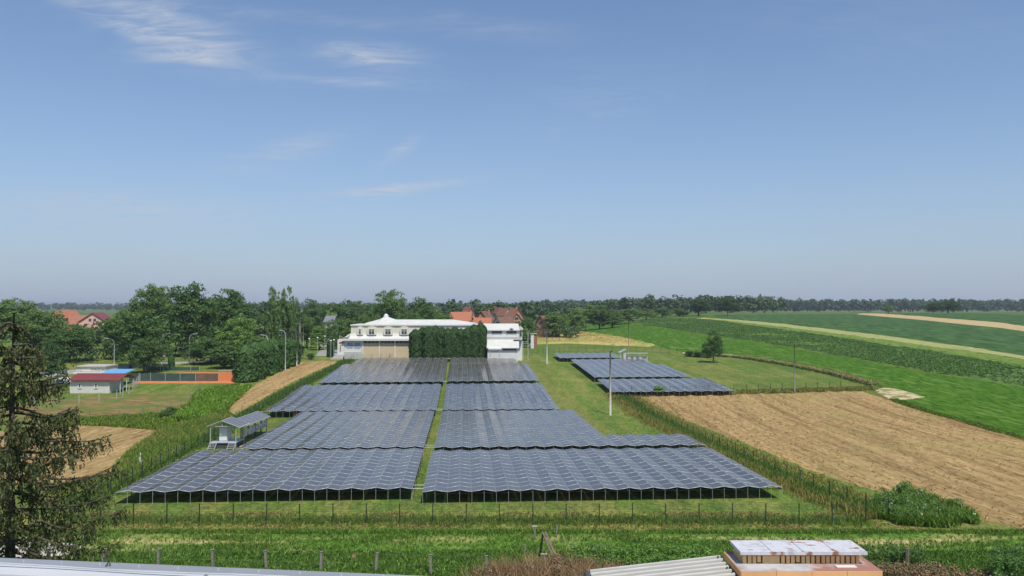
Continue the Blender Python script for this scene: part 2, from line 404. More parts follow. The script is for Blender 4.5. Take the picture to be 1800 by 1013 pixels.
# ------------------------------------------------------------------ ground sheet
def axis(fine0, fine1, step, end, g=1.07):
    a = list(np.arange(fine0, fine1, step)); st = step; v = a[-1]
    while v < end: st *= g; v += st; a.append(v)
    return np.array(a)
xs = axis(0, 92, .8, 9000); xs = np.concatenate([-xs[:0:-1], xs])
ys = np.concatenate([np.array([-60, -30, 0, 15, 28, 38, 43]), np.arange(45, 66, .6), axis(66, 240, 1.2, 11000, 1.05)])
XX, YY = np.meshgrid(xs, ys); gx, gy = XX.ravel(), YY.ravel()
def ground_colour(x, y):
    n1 = fbm(x * .12, y * .12, 3); n2 = fbm(x * .5, y * .5, 5); n3 = fbm(x * .05, y * .05, 9)
    lawn = np.array([.088, .145, .028]); dry = np.array([.205, .19, .068]); lush = np.array([.075, .165, .022])
    t = np.clip((n1 - .45) * 3.2 + (n2 - .5) * 1.2, 0, 1)[:, None]
    c = lawn * (1 - t * .55) + dry * t * .55
    # mown lawn around the arrays: wheel / mower stripes along the rows
    st = np.clip((fbm((x + .063 * y) * .9, y * .03, 21) - .45) * 4, 0, 1)[:, None]
    inside = ((y > 62) & (y < 235))[:, None]
    c = np.where(inside, (c * (1 - .5 * st) + dry * .5 * st) * (.82 + .36 * fbm((x + .063 * y) * .45, y * .02, 23)[:, None]), c)
    # verge by the front fence: thinner, yellower grass, then lush growth with strips of cut hay
    d1 = np.exp(-((y - 61.2) / 2.6) ** 2)[:, None] * np.clip((n2 - .3) * 2.6, 0, 1)[:, None]
    c = c * (1 - .75 * d1) + np.array([.24, .215, .07]) * .75 * d1
    lu = (sstep(58.8, 57.5, y))[:, None]
    c = c * (1 - lu) + lush * (.75 + .5 * n2[:, None]) * lu
    for yc, w, bias in ((55.6, .75, 0), (53.6, .55, .06), (57.2, .35, .10)):
        yy_ = yc + (fbm(x * .08, x * 0 + yc, 31) - .5) * 1.6
        left = np.clip((-14 - x) / 12, 0, 1) * .25
        h = np.exp(-((y - yy_) / w) ** 2) * np.clip((fbm(x * .25, y * .9, 41 + int(yc)) - .43 - bias + left) * 5, 0, 1)
        c = c * (1 - h[:, None]) + np.array([.40, .34, .17]) * h[:, None]
    far = sstep(240, 400, y)[:, None]
    c = c * (1 - far) + (np.array([.075, .125, .028]) * (.8 + .5 * n3[:, None])) * far
    return c
nx, ny = len(xs), len(ys)
idx = np.arange(nx * ny).reshape(ny, nx)
Fq = np.stack([idx[:-1, :-1], idx[:-1, 1:], idx[1:, 1:], idx[1:, :-1]], -1).reshape(-1, 4)
gz = zg(gx, gy) + (fbm(gx * .3, gy * .3, 77) - .5) * .10 * (gy < 66)
ground = link('ground', mesh_np('ground', np.stack([gx, gy, gz], 1), Fq, 'ground', smooth=True, col=ground_colour(gx, gy)))
tag(ground, 'green grassy land reaching from the verge to the horizon', 'ground', kind='structure')

def in_poly(px, py, poly):
    ins = np.zeros(len(px), bool); n = len(poly)
    for i in range(n):
        x1, y1 = poly[i]; x2, y2 = poly[(i + 1) % n]
        c = ((y1 > py) != (y2 > py)) & (px < (x2 - x1) * (py - y1) / (y2 - y1 + 1e-12) + x1)
        ins ^= c
    return ins
def world_poly(pxs): return [tuple(at(x, y).xy) for x, y in pxs]
def sheet(name, poly, mat, label, step=2.0, off=.05, disp=None, wob=.3, kind='structure', cat='field', edge=1.2):
    """a field draped over the land: polygon filled with a grid"""
    pts = []
    n = len(poly)
    for i in range(n):
        a = Vector(poly[i]); b = Vector(poly[(i + 1) % n]); k = max(1, int((b - a).length / (step * 2)))
        for j in range(k): pts.append(a.lerp(b, j / k))
    bn = np.array([(p.x, p.y) for p in pts])
    jit = np.stack([vnoise(bn[:, 0] * .4, bn[:, 1] * .4, 5) - .5, vnoise(bn[:, 0] * .4, bn[:, 1] * .4, 8) - .5], 1) * 2 * wob
    bn = bn + jit; nb = len(bn)
    lo, hi = bn.min(0), bn.max(0)
    gx_, gy_ = np.meshgrid(np.arange(lo[0], hi[0], step), np.arange(lo[1], hi[1], step))
    gx_ = gx_.ravel() + rng.uniform(-.15, .15, gx_.size) * step; gy_ = gy_.ravel() + rng.uniform(-.15, .15, gy_.size) * step
    k = in_poly(gx_, gy_, [tuple(p) for p in bn])
    allp = np.concatenate([bn, np.stack([gx_[k], gy_[k]], 1)])
    res = delaunay_2d_cdt([Vector((p[0], p[1])) for p in allp], [(i, (i + 1) % nb) for i in range(nb)], [], 1, 1e-4)
    V2 = np.array([(v.x, v.y) for v in res[0]]); F3 = np.array([f for f in res[2] if len(f) == 3])
    z = zg(V2[:, 0], V2[:, 1]) + off
    dist = np.full(len(V2), 1e9)
    for q in range(nb):
        a_ = bn[q]; e_ = bn[(q + 1) % nb] - a_; tt = np.clip(((V2 - a_) @ e_) / max(1e-9, e_ @ e_), 0, 1); dist = np.minimum(dist, np.hypot(*(V2 - a_ - tt[:, None] * e_).T))
    ed = np.clip(dist / edge, 0, 1)
    if disp is not None: z = z + disp(V2[:, 0], V2[:, 1]) * ed
    z = z - (off + .06) * (1 - np.clip(dist / (edge * .6), 0, 1))
    o = link(name, mesh_np(name, np.concatenate([V2, z[:, None]], 1), F3, mat, smooth=True))
    return tag(o, label, cat, kind=kind)

# stubble with windrows lying along the field
WX = Vector((-.105, 1)).normalized()
def windrow(x, y):
    q = x * WX.y - y * WX.x; s = x * WX.x + y * WX.y
    q = q + (fbm(s * .05, q * .1, 12) - .5) * 2.2
    ph = np.abs(((q / 3.4) % 1) - .5) * 2
    return .05 + .32 * np.clip((ph - .55) / .45, 0, 1) ** 1.2 * (.15 + fbm(x * .7, y * .4, 14)) + .12 * (fbm(x * .9, y * .6, 15) - .4)
POLY_STUBBLE = world_poly([(1108, 697), (1250, 694), (1380, 692), (1478, 688), (1520, 689), (1568, 704), (1640, 728), (1720, 750), (1812, 777), (1850, 800), (1850, 960), (1800, 932), (1720, 912), (1650, 893), (1560, 868), (1480, 846), (1400, 818), (1320, 785), (1230, 750), (1165, 722)])
sheet('stubble_field', POLY_STUBBLE, 'stubble', 'harvested straw coloured stubble field with windrows right of the array fence', .55, .05, windrow, .4)
sheet('bare_soil_patch', world_poly([(1535, 684), (1560, 681), (1600, 689), (1636, 699), (1600, 704), (1560, 703)]), 'baresoil', 'pale bare earth patch at the corner of the stubble field', .8, .16, None, .6, cat='soil')
sheet('bright_green_field', world_poly([(985, 579), (1060, 589), (1110, 598), (1152, 609), (1215, 622), (1290, 628), (1370, 639), (1450, 655), (1535, 678), (1572, 703), (1640, 726), (1720, 748), (1850, 790), (1850, 692), (1780, 676), (1640, 656), (1500, 630), (1400, 612), (1300, 597), (1210, 584), (1130, 573), (1100, 566), (1050, 570)]), 'brightcrop', 'bright green meadow sloping up behind the fenced lawn', 2.0, .08)
P_BEAN = world_poly([(1130, 573), (1210, 584), (1300, 597), (1400, 612), (1500, 630), (1640, 656), (1780, 676), (1850, 692), (1850, 644), (1720, 622), (1600, 606), (1480, 590), (1380, 577), (1290, 567), (1220, 561), (1120, 564)])
sheet('bean_field', P_BEAN, 'beancrop', 'dark leafy bean crop above the bright green meadow', 3.0, .12, lambda x, y: .25 * fbm(x * .5, y * .35, 51), .5)
sheet('pale_grass_strip', world_poly([(1220, 561), (1290, 567), (1380, 577), (1480, 590), (1600, 606), (1720, 622), (1850, 644), (1850, 634), (1720, 612), (1600, 596), (1480, 581), (1380, 570), (1290, 562), (1235, 558.5)]), 'palestrip', 'pale yellow green grass strip between two crops', 5.0, .16, cat='strip')
sheet('dark_crop_field', world_poly([(1235, 558.5), (1290, 562), (1380, 570), (1480, 581), (1600, 596), (1720, 612), (1850, 634), (1850, 590), (1760, 577), (1660, 567), (1560, 557.5), (1505, 553), (1380, 553), (1300, 554)]), 'darkcrop', 'wide dark green crop field beneath the tan strip', 6.0, .2)
sheet('tan_strip', world_poly([(1505, 553), (1560, 557.5), (1660, 567), (1760, 577), (1850, 590), (1850, 579), (1760, 568), (1660, 559.5), (1560, 552.5), (1515, 551.5)]), 'tanstrip', 'narrow tan field strip climbing from the upper right edge', 7.0, .26, cat='strip')
sheet('upper_green_field', world_poly([(1515, 551.5), (1560, 552.5), (1660, 559.5), (1760, 568), (1850, 579), (1850, 556), (1760, 552.5), (1640, 551)]), 'darkcrop', 'farthest green crop field below the wood on the right', 9.0, .3)
sheet('wheat_field', world_poly([(925, 606), (1000, 604), (1070, 607), (1140, 610), (1152, 607), (1110, 597), (1060, 588), (985, 578.5), (940, 577), (925, 585)]), 'wheat', 'golden ripe wheat field behind the white hall', 1.6, .45, lambda x, y: .12 * fbm(x * .8, y * .8, 33), .2)
sheet('grass_baulk', world_poly([(930, 580), (985, 588), (1050, 599), (1092, 609), (1075, 608), (1030, 599), (970, 589), (930, 583.5)]), 'palestrip', 'green grass baulk running diagonally through the wheat', 1.6, .62, cat='strip')
sheet('stubble_strip', world_poly([(392, 732), (418, 728), (455, 707), (500, 681), (545, 658), (590, 639), (598, 634), (560, 635), (524, 637), (500, 648), (470, 664), (440, 680), (415, 700)]), 'stubble', 'straw coloured stubble strip between left fence and hedge', .8, .06, lambda x, y: .14 * fbm(x * .8, y * .5, 61))
sheet('hay_patch', world_poly([(-60, 765), (60, 752), (150, 748), (230, 752), (285, 757), (262, 778), (225, 795), (210, 815), (195, 838), (150, 846), (60, 850), (-60, 862)]), 'hay', 'patch of cut straw lying left of the weedy bank', .7, .06, lambda x, y: .16 * fbm(x * .7, y * .7, 62))
sheet('brown_meadow', world_poly([(-40, 716), (110, 700), (200, 694), (300, 690), (345, 694), (340, 712), (300, 724), (220, 732), (120, 738), (-40, 745)]), 'brownmeadow', 'brownish dry meadow in front of the small white house', 1.2, .06)
sheet('tennis_court', world_poly([(228, 675), (415, 674), (418, 655), (330, 654), (250, 660)]), 'clay', 'orange clay tennis court behind green windscreens', 1.5, .08, wob=.05, cat='court')
sheet('road', world_poly([(60, 666), (150, 655), (260, 645), (390, 634), (392, 631), (250, 640), (60, 655)]), 'asphalt', 'light grey road passing under the big trees on the left', 2.5, .09, wob=.05, cat='road')
sheet('drive', world_poly([(552, 626), (600, 626), (612, 618), (590, 612), (560, 616)]), 'asphalt', 'pale paved forecourt left of the white hall', 1.5, .10, wob=.1, cat='drive')

_l5 = [(1200, 622), (1290, 627), (1370, 638.5), (1450, 654), (1540, 680)]
sheet('dirt_lane', world_poly(_l5 + [(1545, 674), (1450, 649.5), (1370, 634.5), (1290, 624), (1200, 619.5)]), 'palelane', 'pale dry lane between the far lawn fence and the meadow', 1.2, .14, cat='lane', edge=.5)
sheet('light_green_strip', world_poly([(1225, 560.5), (1290, 566.5), (1380, 576.5), (1480, 589.5), (1600, 605.5), (1720, 621.5), (1850, 643.5), (1850, 661), (1720, 634), (1600, 615), (1480, 597), (1380, 582), (1290, 570)]), 'lightgreen', 'yellow green grass strip above the bean crop', 3.0, .52, lambda x, y: .2 * fbm(x * .4, y * .3, 58), .8, cat='strip')
# ------------------------------------------------------------------ solar arrays
RD = Vector((-.0629, 1, 0)).normalized(); RE = Vector((RD.y, -RD.x, 0))
PER, HALF, RISE, PITCHR, HP = 2.05, 1.025, .17, 1.65, 1.0
def panel_mesh():
    w, l, t, b, c = 1.012 / 2, 1.62 / 2, .045, .040, .012
    m = MB()
    m.add([(-w, -l, -t), (w, -l, -t), (w, l, -t), (-w, l, -t), (-w, -l, 0), (w, -l, 0), (w, l, 0), (-w, l, 0),
           (-w + c, -l + b, 0), (w - c, -l + b, 0), (w - c, l - b, 0), (-w + c, l - b, 0)],
          [(0, 1, 5, 4), (1, 2, 6, 5), (2, 3, 7, 6), (3, 0, 4, 7), (4, 5, 9, 8), (5, 6, 10, 9), (6, 7, 11, 10), (7, 4, 8, 11), (3, 2, 1, 0)], 0)
    m.F.append([8, 9, 10, 11]); m.M.append(1)
    return m
PM = panel_mesh()
def finish_panel(me):
    uvl = me.uv_layers.new(name='UVMap')
    nf = len(me.polygons); d = np.zeros((nf * 4, 2), np.float32)
    mi = np.zeros(nf, np.int32); me.polygons.foreach_get('material_index', mi)
    q = np.array([(0, 0), (1, 0), (1, 1), (0, 1)], np.float32); d.reshape(nf, 4, 2)[mi == 1] = q
    uvl.data.foreach_set('uv', d.ravel())
PANEL_ME = mesh_np('solar_panel', PM.V, PM.F, ['alu', 'solar_glass'], PM.M); finish_panel(PANEL_ME)
PV = np.array(PM.V); PF = np.array(PM.F); PMI = np.array(PM.M)

def array_block(label, corner, n, rows, side, nind, legs=True, ext=None, skip=None):
    """corner: front corner at the aisle (world, panel height); n ridges to one side; ext: (extra ridges, rows)"""
    root = thing('solar_array', label, 'solar array', (corner.x, corner.y, zf(corner.x, corner.y)), 'solar arrays inside the fence')
    def P(v, u, h=0):       # v metres across, u metres along
        p = corner + RE * (v * side) + RD * u
        return Vector((p.x, p.y, zf(p.x, p.y) + HP + h))
    lst = []
    cols = [(i, rows) for i in range(n)] + ([(n + i, ext[1]) for i in range(ext[0])] if ext else [])
    for i, rr in cols:
        for f in (0, 1):
            for j in range(rr):
                v0, v1 = i * PER + f * HALF, i * PER + (f + 1) * HALF
                h0, h1 = (0, RISE) if f == 0 else (RISE, 0)
                u0, u1 = j * PITCHR, (j + 1) * PITCHR
                a, b_ = P(v0, (u0 + u1) / 2, h0), P(v1, (u0 + u1) / 2, h1)
                c, d = P((v0 + v1) / 2, u0, RISE / 2), P((v0 + v1) / 2, u1, RISE / 2)
                ax = (b_ - a).normalized() * side; ay = (d - c).normalized(); az = ax.cross(ay).normalized(); ay = az.cross(ax)
                cen = (a + b_) / 2 + az * .03
                lst.append((j, Matrix((ax, ay, az)).transposed().to_4x4(), cen))
    lst.sort(key=lambda t: t[2].length)
    rl = root.location
    for j, M3, cen in lst[:nind]:
        o = bpy.data.objects.new('panel', PANEL_ME); COL.objects.link(o); o.parent = root
        o.matrix_local = Matrix.Translation(cen - rl + Vector((0, 0, random.uniform(-.006, .006)))) @ M3 @ Matrix.Rotation(R(random.gauss(0, .12)), 4, 'Y') @ Matrix.Rotation(R(random.gauss(0, .10)), 4, 'X')
    rest = lst[nind:]
    if rest:
        Vs = []
        for j, M3, cen in rest:
            A = np.array((M3 @ Matrix.Rotation(R(random.gauss(0, .12)), 4, 'Y') @ Matrix.Rotation(R(random.gauss(0, .10)), 4, 'X')).to_3x3()); Vs.append(PV @ A.T + np.array(cen - rl))
        k = len(rest)
        V = np.concatenate(Vs); Fs = (PF[None] + (np.arange(k) * len(PV))[:, None, None]).reshape(-1, 4)
        me = mesh_np('panels', V, Fs, ['alu', 'solar_glass'], np.tile(PMI, k)); finish_panel(me)
        o = link('panel_rows', me, root); o['kind'] = 'stuff'
    # rails, front legs, inner legs
    tw = (n + (ext[0] if ext else 0)) * PER
    fb = MB(); fb.tube([P(v, .35, -.16) for v in np.linspace(.05, tw - .05, 12)], .035, 4); fb.build('front_beam', 'darksteel', root)
    bb = MB(); bb.tube([P(v, rows * PITCHR - .06, -.10) for v in np.linspace(0, n * PER, 12)], .045, 4); bb.build('rear_beam', 'darksteel', root)
    if legs:
        for i in range(int(tw / HALF) + 1):
            v = min(i * HALF + .02, tw - .03); p = P(v, .08, 0); g = zf(p.x, p.y)
            m = MB(); m.tube([(p.x, p.y, g - .2), (p.x, p.y, p.z - .06 + (RISE if i % 2 else 0))], .014, 5); m.build('leg', 'galv', root)
    m = MB()
    for u in np.arange(3.3, rows * PITCHR, 3.3):
        for i in range(n + 1):
            p = P(min(i * PER, n * PER - .05), u); g = zf(p.x, p.y); m.tube([(p.x, p.y, g - .2), (p.x, p.y, p.z - .06)], .03, 4, cap=False)
    for i in range(n):
        m.tube([P(i * PER + HALF, .3, RISE - .08), P(i * PER + HALF, rows * PITCHR - .3, RISE - .08)], .03, 4, cap=False)
    o = m.build('support_frame', 'darksteel', root); o['kind'] = 'stuff'
    return root, P

LB = [((725, 860), 12, 12, 288, 'long front array of dark panels left of the grass aisle, nearest to the front fence'),
      ((745, 787), 10, 21, 300, 'array left of the aisle beside the inverter shelter, second from the front fence'),
      ((767, 721.5), 13, 18, 300, 'array left of the aisle, third from the front fence'),
      ((780, 671.5), 12, 20, 0, 'array left of the aisle streaked with white reflections, fourth from the front'),
      ((785, 641), 11, 10, 0, 'rearmost array left of the aisle below the white hall')]
RB = [((742.5, 866), 15, 12, 300, 'widest front array of dark panels right of the grass aisle', None),
      ((763, 788), 10, 21, 300, 'array right of the aisle with a short wing of panels at its right', (5, 5)),
      ((778, 721.5), 9, 18, 300, 'array right of the aisle, third from the front fence', None),
      ((786, 671), 9, 20, 0, 'bluish array right of the aisle, fourth from the front fence', None),
      ((790.5, 639.5), 8, 10, 0, 'rearmost array right of the aisle in front of the tall hedge', None)]
for (px, n, rows, ni, lab) in LB:
    array_block(lab, at(px[0], px[1], HP), n, rows, -1, ni)
for (px, n, rows, ni, lab, ext) in RB:
    array_block(lab, at(px[0], px[1], HP), n, rows, 1, ni, True, ext)
array_block('array in the right group nearest to its wire fence and green bush', at(1077, 690, HP), 11, 10, 1, 0)
array_block('middle array of the right group, beside the concrete pole', at(1045, 664, HP), 9, 22, 1, 0, True, (1, 14))
array_block('small rear array of the right group by the back fence', at(984, 630, HP), 8, 9, 1, 0)
# grass aisle conduits: two pipes crossing the gap at every array front
for (px, lab) in (((725, 860), 'front'), ((745, 787), 'second'), ((767, 721.5), 'third'), ((780, 671.5), 'fourth')):
    a = at(px[0], px[1], .9)
    t = thing('conduit', 'thin pale cable pipes crossing the grass aisle at the %s array gap' % lab, 'conduit', (a.x, a.y, zf(a.x, a.y)))
    for dz in (0, .22):
        m = MB(); m.tube([a + Vector((-.2, .2 + dz * 6, 0)), a + Vector((1.35, .28 + dz * 6, 0))], .014, 5); m.build('pipe', 'galv', t)
    for k in (-.1, 1.2):
        m = MB(); m.tube([(a.x + k, a.y + .2, a.z - 1.05), (a.x + k, a.y + .2, a.z)], .02, 5); m.build('post', 'galv', t)

# ------------------------------------------------------------------ fences
_fp = {}
def post_mesh(r, h, mat):
    k = (r, h, mat)
    if k not in _fp:
        m = MB(); m.box(-r, r, -r, r, -.3, h); m.box(-r * 1.25, r * 1.25, -r * 1.25, r * 1.25, h, h + .03)
        me = bpy.data.meshes.new('post'); me.from_pydata(m.V, [], m.F); me.materials.append(MATS[mat]); _fp[k] = me
    return _fp[k]
def fence(label, pts, h=1.5, r=.035, spacing=2.5, mat='fencegreen', wires=9, vstep=.55, name='wire_fence', wr=.006, lean=.6, group=None):
    pts = [Vector((p[0], p[1])) for p in pts]
    seg = [(pts[i + 1] - pts[i]).length for i in range(len(pts) - 1)]; tot = sum(seg)
    def along(s):
        for i, l in enumerate(seg):
            if s <= l or i == len(seg) - 1: return pts[i].lerp(pts[i + 1], min(1, s / l))
            s -= l
    n = max(1, round(tot / spacing)); P = [along(tot * i / n) for i in range(n + 1)]
    P3 = [Vector((p.x, p.y, zf(p.x, p.y))) for p in P]
    root = thing(name, label, 'fence', P3[0], group); pm = post_mesh(r, h, mat)
    for p in P3:
        o = link('post', pm, root, p - P3[0]); o.rotation_euler = (R(random.gauss(0, lean)), R(random.gauss(0, lean)), math.atan2(P3[-1].y - P3[0].y, P3[-1].x - P3[0].x))
    m = MB()
    for k in range(wires):
        z = .06 + (h - .1) * k / max(1, wires - 1)
        for a, b in zip(P3[:-1], P3[1:]): m.tube([a + Vector((0, 0, z)), b + Vector((0, 0, z))], wr, 3, cap=False)
    if vstep:
        for a, b in zip(P3[:-1], P3[1:]):
            kk = int((b - a).length / vstep)
            for j in range(1, kk):
                q = a.lerp(b, j / kk); m.tube([q + Vector((0, 0, .05)), q + Vector((0, 0, h - .04))], wr * .8, 3, cap=False)
    m.build('wire_mesh', mat, root)
    return root
def fpx(l): return [tuple(at(x, y).xy) for x, y in l]
fence('dark green wire fence across the front of the arrays', [(-33.5, 60.3), (26.6, 60.3)])
L2 = fpx([(165, 889), (191, 873), (313, 806), (353, 786), (413, 750), (448, 728), (510, 692), (574, 659), (621, 634)])
fence('long dark green wire fence along the left side of the arrays', [(-33.5, 60.3)] + L2[1:])
L3 = fpx([(1088, 695), (1190, 757), (1255, 787), (1322, 818), (1435, 868), (1527, 902), (1562, 913)])
fence('long dark green wire fence between the arrays and the stubble field', L3)
fence('wire fence in front of the right array group along the stubble edge', fpx([(1088, 695), (1200, 692), (1300, 690), (1478, 684)]))
L5 = fpx([(1205, 624), (1290, 629), (1370, 641), (1450, 657), (1535, 680)])
fence('rusty post fence along the far edge of the fenced lawn', L5, 1.4, .05, 2.2, 'oldwood', 4, 0)
fence('back wire fence in front of the wheat field', fpx([(905, 627), (1000, 619), (1100, 619), (1205, 624)]), 1.7)
fence('wire fence at the foot of the white hall', fpx([(621, 634), (690, 631), (780, 628), (905, 627)]), 1.5)
fence('rusty wire fence around the brown meadow', fpx([(105, 743), (180, 741), (240, 738), (300, 722), (345, 704), (350, 690)]), 1.5, .04, 4.2, 'greywood', 3, 0)
fence('pale post fence in front of the small white house', fpx([(60, 716), (112, 713), (158, 710), (205, 703), (232, 690), (246, 672)]), 1.7, .05, 3.2, 'concrete', 3, 0)
fence('old wire fence with grey stake posts at the bottom edge of the photo', [(-32, 49.6), (-19, 49.5), (-1.5, 48.2)], 1.25, .075, 3.25, 'greypost', 3, 0, lean=2.5, wr=.003)

# ------------------------------------------------------------------ vegetation builders
def leaf_cloud(centres, rad, per, size, up=.35, jit=.5, squash=.8, seed=0, size_var=.4):
    """leaf quads on the shells of many small clumps -> V,F"""
    g = np.random.default_rng(seed)
    C = np.repeat(centres, per, 0); Rr = np.repeat(rad, per)
    n = len(C)
    d = g.normal(size=(n, 3)); d[:, 2] = np.where(g.random(n) < .7, np.abs(d[:, 2]), d[:, 2]); d /= np.linalg.norm(d, axis=1)[:, None]
    p = C + d * (Rr * g.uniform(.55, 1.08, n))[:, None] * np.array([1, 1, squash])
    nrm = d + np.array([0, 0, up]) + g.normal(size=(n, 3)) * jit; nrm /= np.linalg.norm(nrm, axis=1)[:, None]
    t = np.cross(nrm, g.normal(size=(n, 3))); t /= np.linalg.norm(t, axis=1)[:, None]; b = np.cross(nrm, t)
    s = size * g.uniform(1 - size_var, 1 + size_var, n)[:, None]
    V = np.stack([p - t * s * .5, p + b * s * .36, p + t * s * .5, p - b * s * .36], 1).reshape(-1, 3)
    return V, np.arange(n * 4).reshape(n, 4)
def crown_centres(kind, seed):
    g = np.random.default_rng(seed)
    if kind == 'broad':
        lob = [(g.uniform(-.22, .22), g.uniform(-.22, .22), g.uniform(.30, .74), g.uniform(.20, .30)) for _ in range(8)] + [(0, 0, .76, .22), (0, 0, .40, .36)]
        k, r = 17, (.060, .105)
    elif kind == 'round':
        lob = [(0, 0, .58, .38), (g.uniform(-.12, .12), 0, .74, .26), (.16, -.1, .50, .28), (-.17, .05, .48, .28), (0, -.2, .38, .24), (0, .2, .38, .24)]; k, r = 26, (.055, .10)
    elif kind == 'poplar':
        lob = [(g.uniform(-.22, .22), g.uniform(-.2, .2), z, g.uniform(.19, .27)) for z in np.linspace(.22, .84, 10)]; k, r = 15, (.05, .085)
    elif kind == 'airy':
        lob = [(g.uniform(-.24, .24), g.uniform(-.22, .22), g.uniform(.36, .84), g.uniform(.12, .2)) for _ in range(9)]; k, r = 10, (.05, .09)
    elif kind == 'bush':
        lob = [(g.uniform(-.25, .25), g.uniform(-.25, .25), g.uniform(.25, .6), g.uniform(.22, .34)) for _ in range(6)] + [(0, 0, .35, .36)]; k, r = 16, (.08, .15)
    c = []; rr = []
    for (x, y, z, R_) in lob:
        d = g.normal(size=(k, 3)); d /= np.linalg.norm(d, axis=1)[:, None]
        q = np.array([x, y, z]) + d * R_ * g.uniform(.62, 1.0, k)[:, None] * np.array([1, 1, .85])
        c.append(q); rr.append(g.uniform(*r, k))
    c = np.concatenate(c); rr = np.concatenate(rr)
    lo = .10 if kind != 'bush' else .03
    ok = c[:, 2] > lo; c, rr = c[ok], rr[ok]
    # normalise to unit width / unit height
    w = max(np.abs(c[:, 0]).max(), np.abs(c[:, 1]).max()) + rr.mean()
    c[:, :2] *= .5 / w; c[:, 2] *= 1.0 / (c[:, 2].max() + rr.mean() * .8)
    return c, rr
def trunk_builder(seed, h0=.62, r=.028):
    g = random.Random(seed); m = MB()
    p = [Vector((0, 0, -.03)), Vector((g.uniform(-.01, .01), 0, .18)), Vector((g.uniform(-.03, .03), g.uniform(-.02, .02), .4)), Vector((g.uniform(-.04, .04), 0, h0))]
    m.tube(p, [r * 1.25, r, r * .75, r * .35], 7)
    for i in range(7):
        z = g.uniform(.2, .52); a = g.uniform(0, 6.28); l = g.uniform(.14, .3)
        q = Vector((0, 0, z)); e = q + Vector((math.cos(a) * l, math.sin(a) * l, g.uniform(.1, .26)))
        m.tube([q, q.lerp(e, .5) + Vector((0, 0, -.01)), e], [r * .45, r * .3, r * .1], 5, cap=False)
    return m
CROWN = {}; TRUNK = {}
def tree_meshes(kind, var):
    k = (kind, var)
    if k not in CROWN:
        c, rr = crown_centres(kind, 100 + var * 7 + len(kind))
        per = {'broad': 62, 'round': 56, 'poplar': 58, 'airy': 46, 'bush': 40}[kind]
        V, Fl = leaf_cloud(c, rr, per, {'bush': .060}.get(kind, .031), seed=var)
        CROWN[k] = mesh_np('crown', V, Fl, 'leaf')
        m = trunk_builder(var, r=.024 if kind != 'airy' else .03)
        me = bpy.data.meshes.new('trunk'); me.from_pydata(m.V, [], m.F); me.materials.append(MATS['bark']); TRUNK[k] = me
    return CROWN[k], TRUNK[k]
def plant(name, label, cat, X, Y, w, h, kind, var, tint=(1, 1, 1), group=None, rot=None, z=None, trunk=True):
    cr, tr = tree_meshes(kind, var)
    root = thing(name, label, cat, (X, Y, zf(X, Y) if z is None else z), group)
    root.rotation_euler = (0, 0, random.uniform(0, 6.28) if rot is None else rot); root.scale = (w * 1.18, w * 1.18, h)
    c = link('crown', cr, root); c.color = (*tint, 1)
    if trunk: link('trunk', tr, root)
    return root
def tree_px(label, x, top, wpx, D, kind, var, tint=(1, 1, 1), name='tree', group=None):
    X = (x - 900) / F * D; z0 = zf(X, D); h = z_at(top, D) - z0; w = wpx / F * D
    return plant(name, label, 'tree', X, D, w, h, kind, var, tint, group)

# thuja / hedge conifer: upright column of small sprays
def conifer_mesh(seed, taper=.55, n=2600, size=.05):
    g = np.random.default_rng(seed)
    z = g.random(n) ** .85
    prof = np.minimum(1, np.minimum((1 - z) / taper, 1.0) ** .55) * (.92 + .08 * np.minimum(z / .1, 1))
    a = g.random(n) * 2 * np.pi
    lump = .74 + .34 * fbm(np.cos(a) * 2.2 + seed * 5 + z * 3, np.sin(a) * 2.2 + z * 7, seed + 3, 3)
    r = .5 * prof * lump * g.uniform(.86, 1.04, n)
    p = np.stack([np.cos(a) * r, np.sin(a) * r, z], 1)
    nr = np.stack([np.cos(a), np.sin(a), .45 + .8 * z ** 4], 1) + g.normal(size=(n, 3)) * .38; nr /= np.linalg.norm(nr, axis=1)[:, None]
    up = np.array([0, 0, 1.0]) + g.normal(size=(n, 3)) * .35
    t = np.cross(nr, up); t /= np.linalg.norm(t, axis=1)[:, None]; b = np.cross(t, nr)
    s = (size * g.uniform(.6, 1.4, n))[:, None]; asp = .45
    V = np.stack([p - b * s * .6 * asp, p + t * s * .5, p + b * s * asp * 1.4, p - t * s * .5], 1).reshape(-1, 3)
    return mesh_np('foliage', V, np.arange(n * 4).reshape(n, 4), 'conifer')
THUJA = [conifer_mesh(s, .17, 4200, .085) for s in range(4)]
def thuja(label, X, Y, w, h, var, tint=(1, 1, 1), group=None, name='thuja', z=None):
    root = thing(name, label, 'conifer', (X, Y, zf(X, Y) - .05 if z is None else z), group); root.scale = (w, w, h); root.rotation_euler = (0, 0, random.uniform(0, 6.28))
    c = link('foliage', THUJA[var % 4], root); c.color = (*tint, 1)
    m = MB(); m.tube([(0, 0, 0), (0, 0, .9)], [.06, .01], 6); me = bpy.data.meshes.new('trunk'); me.from_pydata(m.V, [], m.F); me.materials.append(MATS['bark']); link('trunk', me, root)
    return root

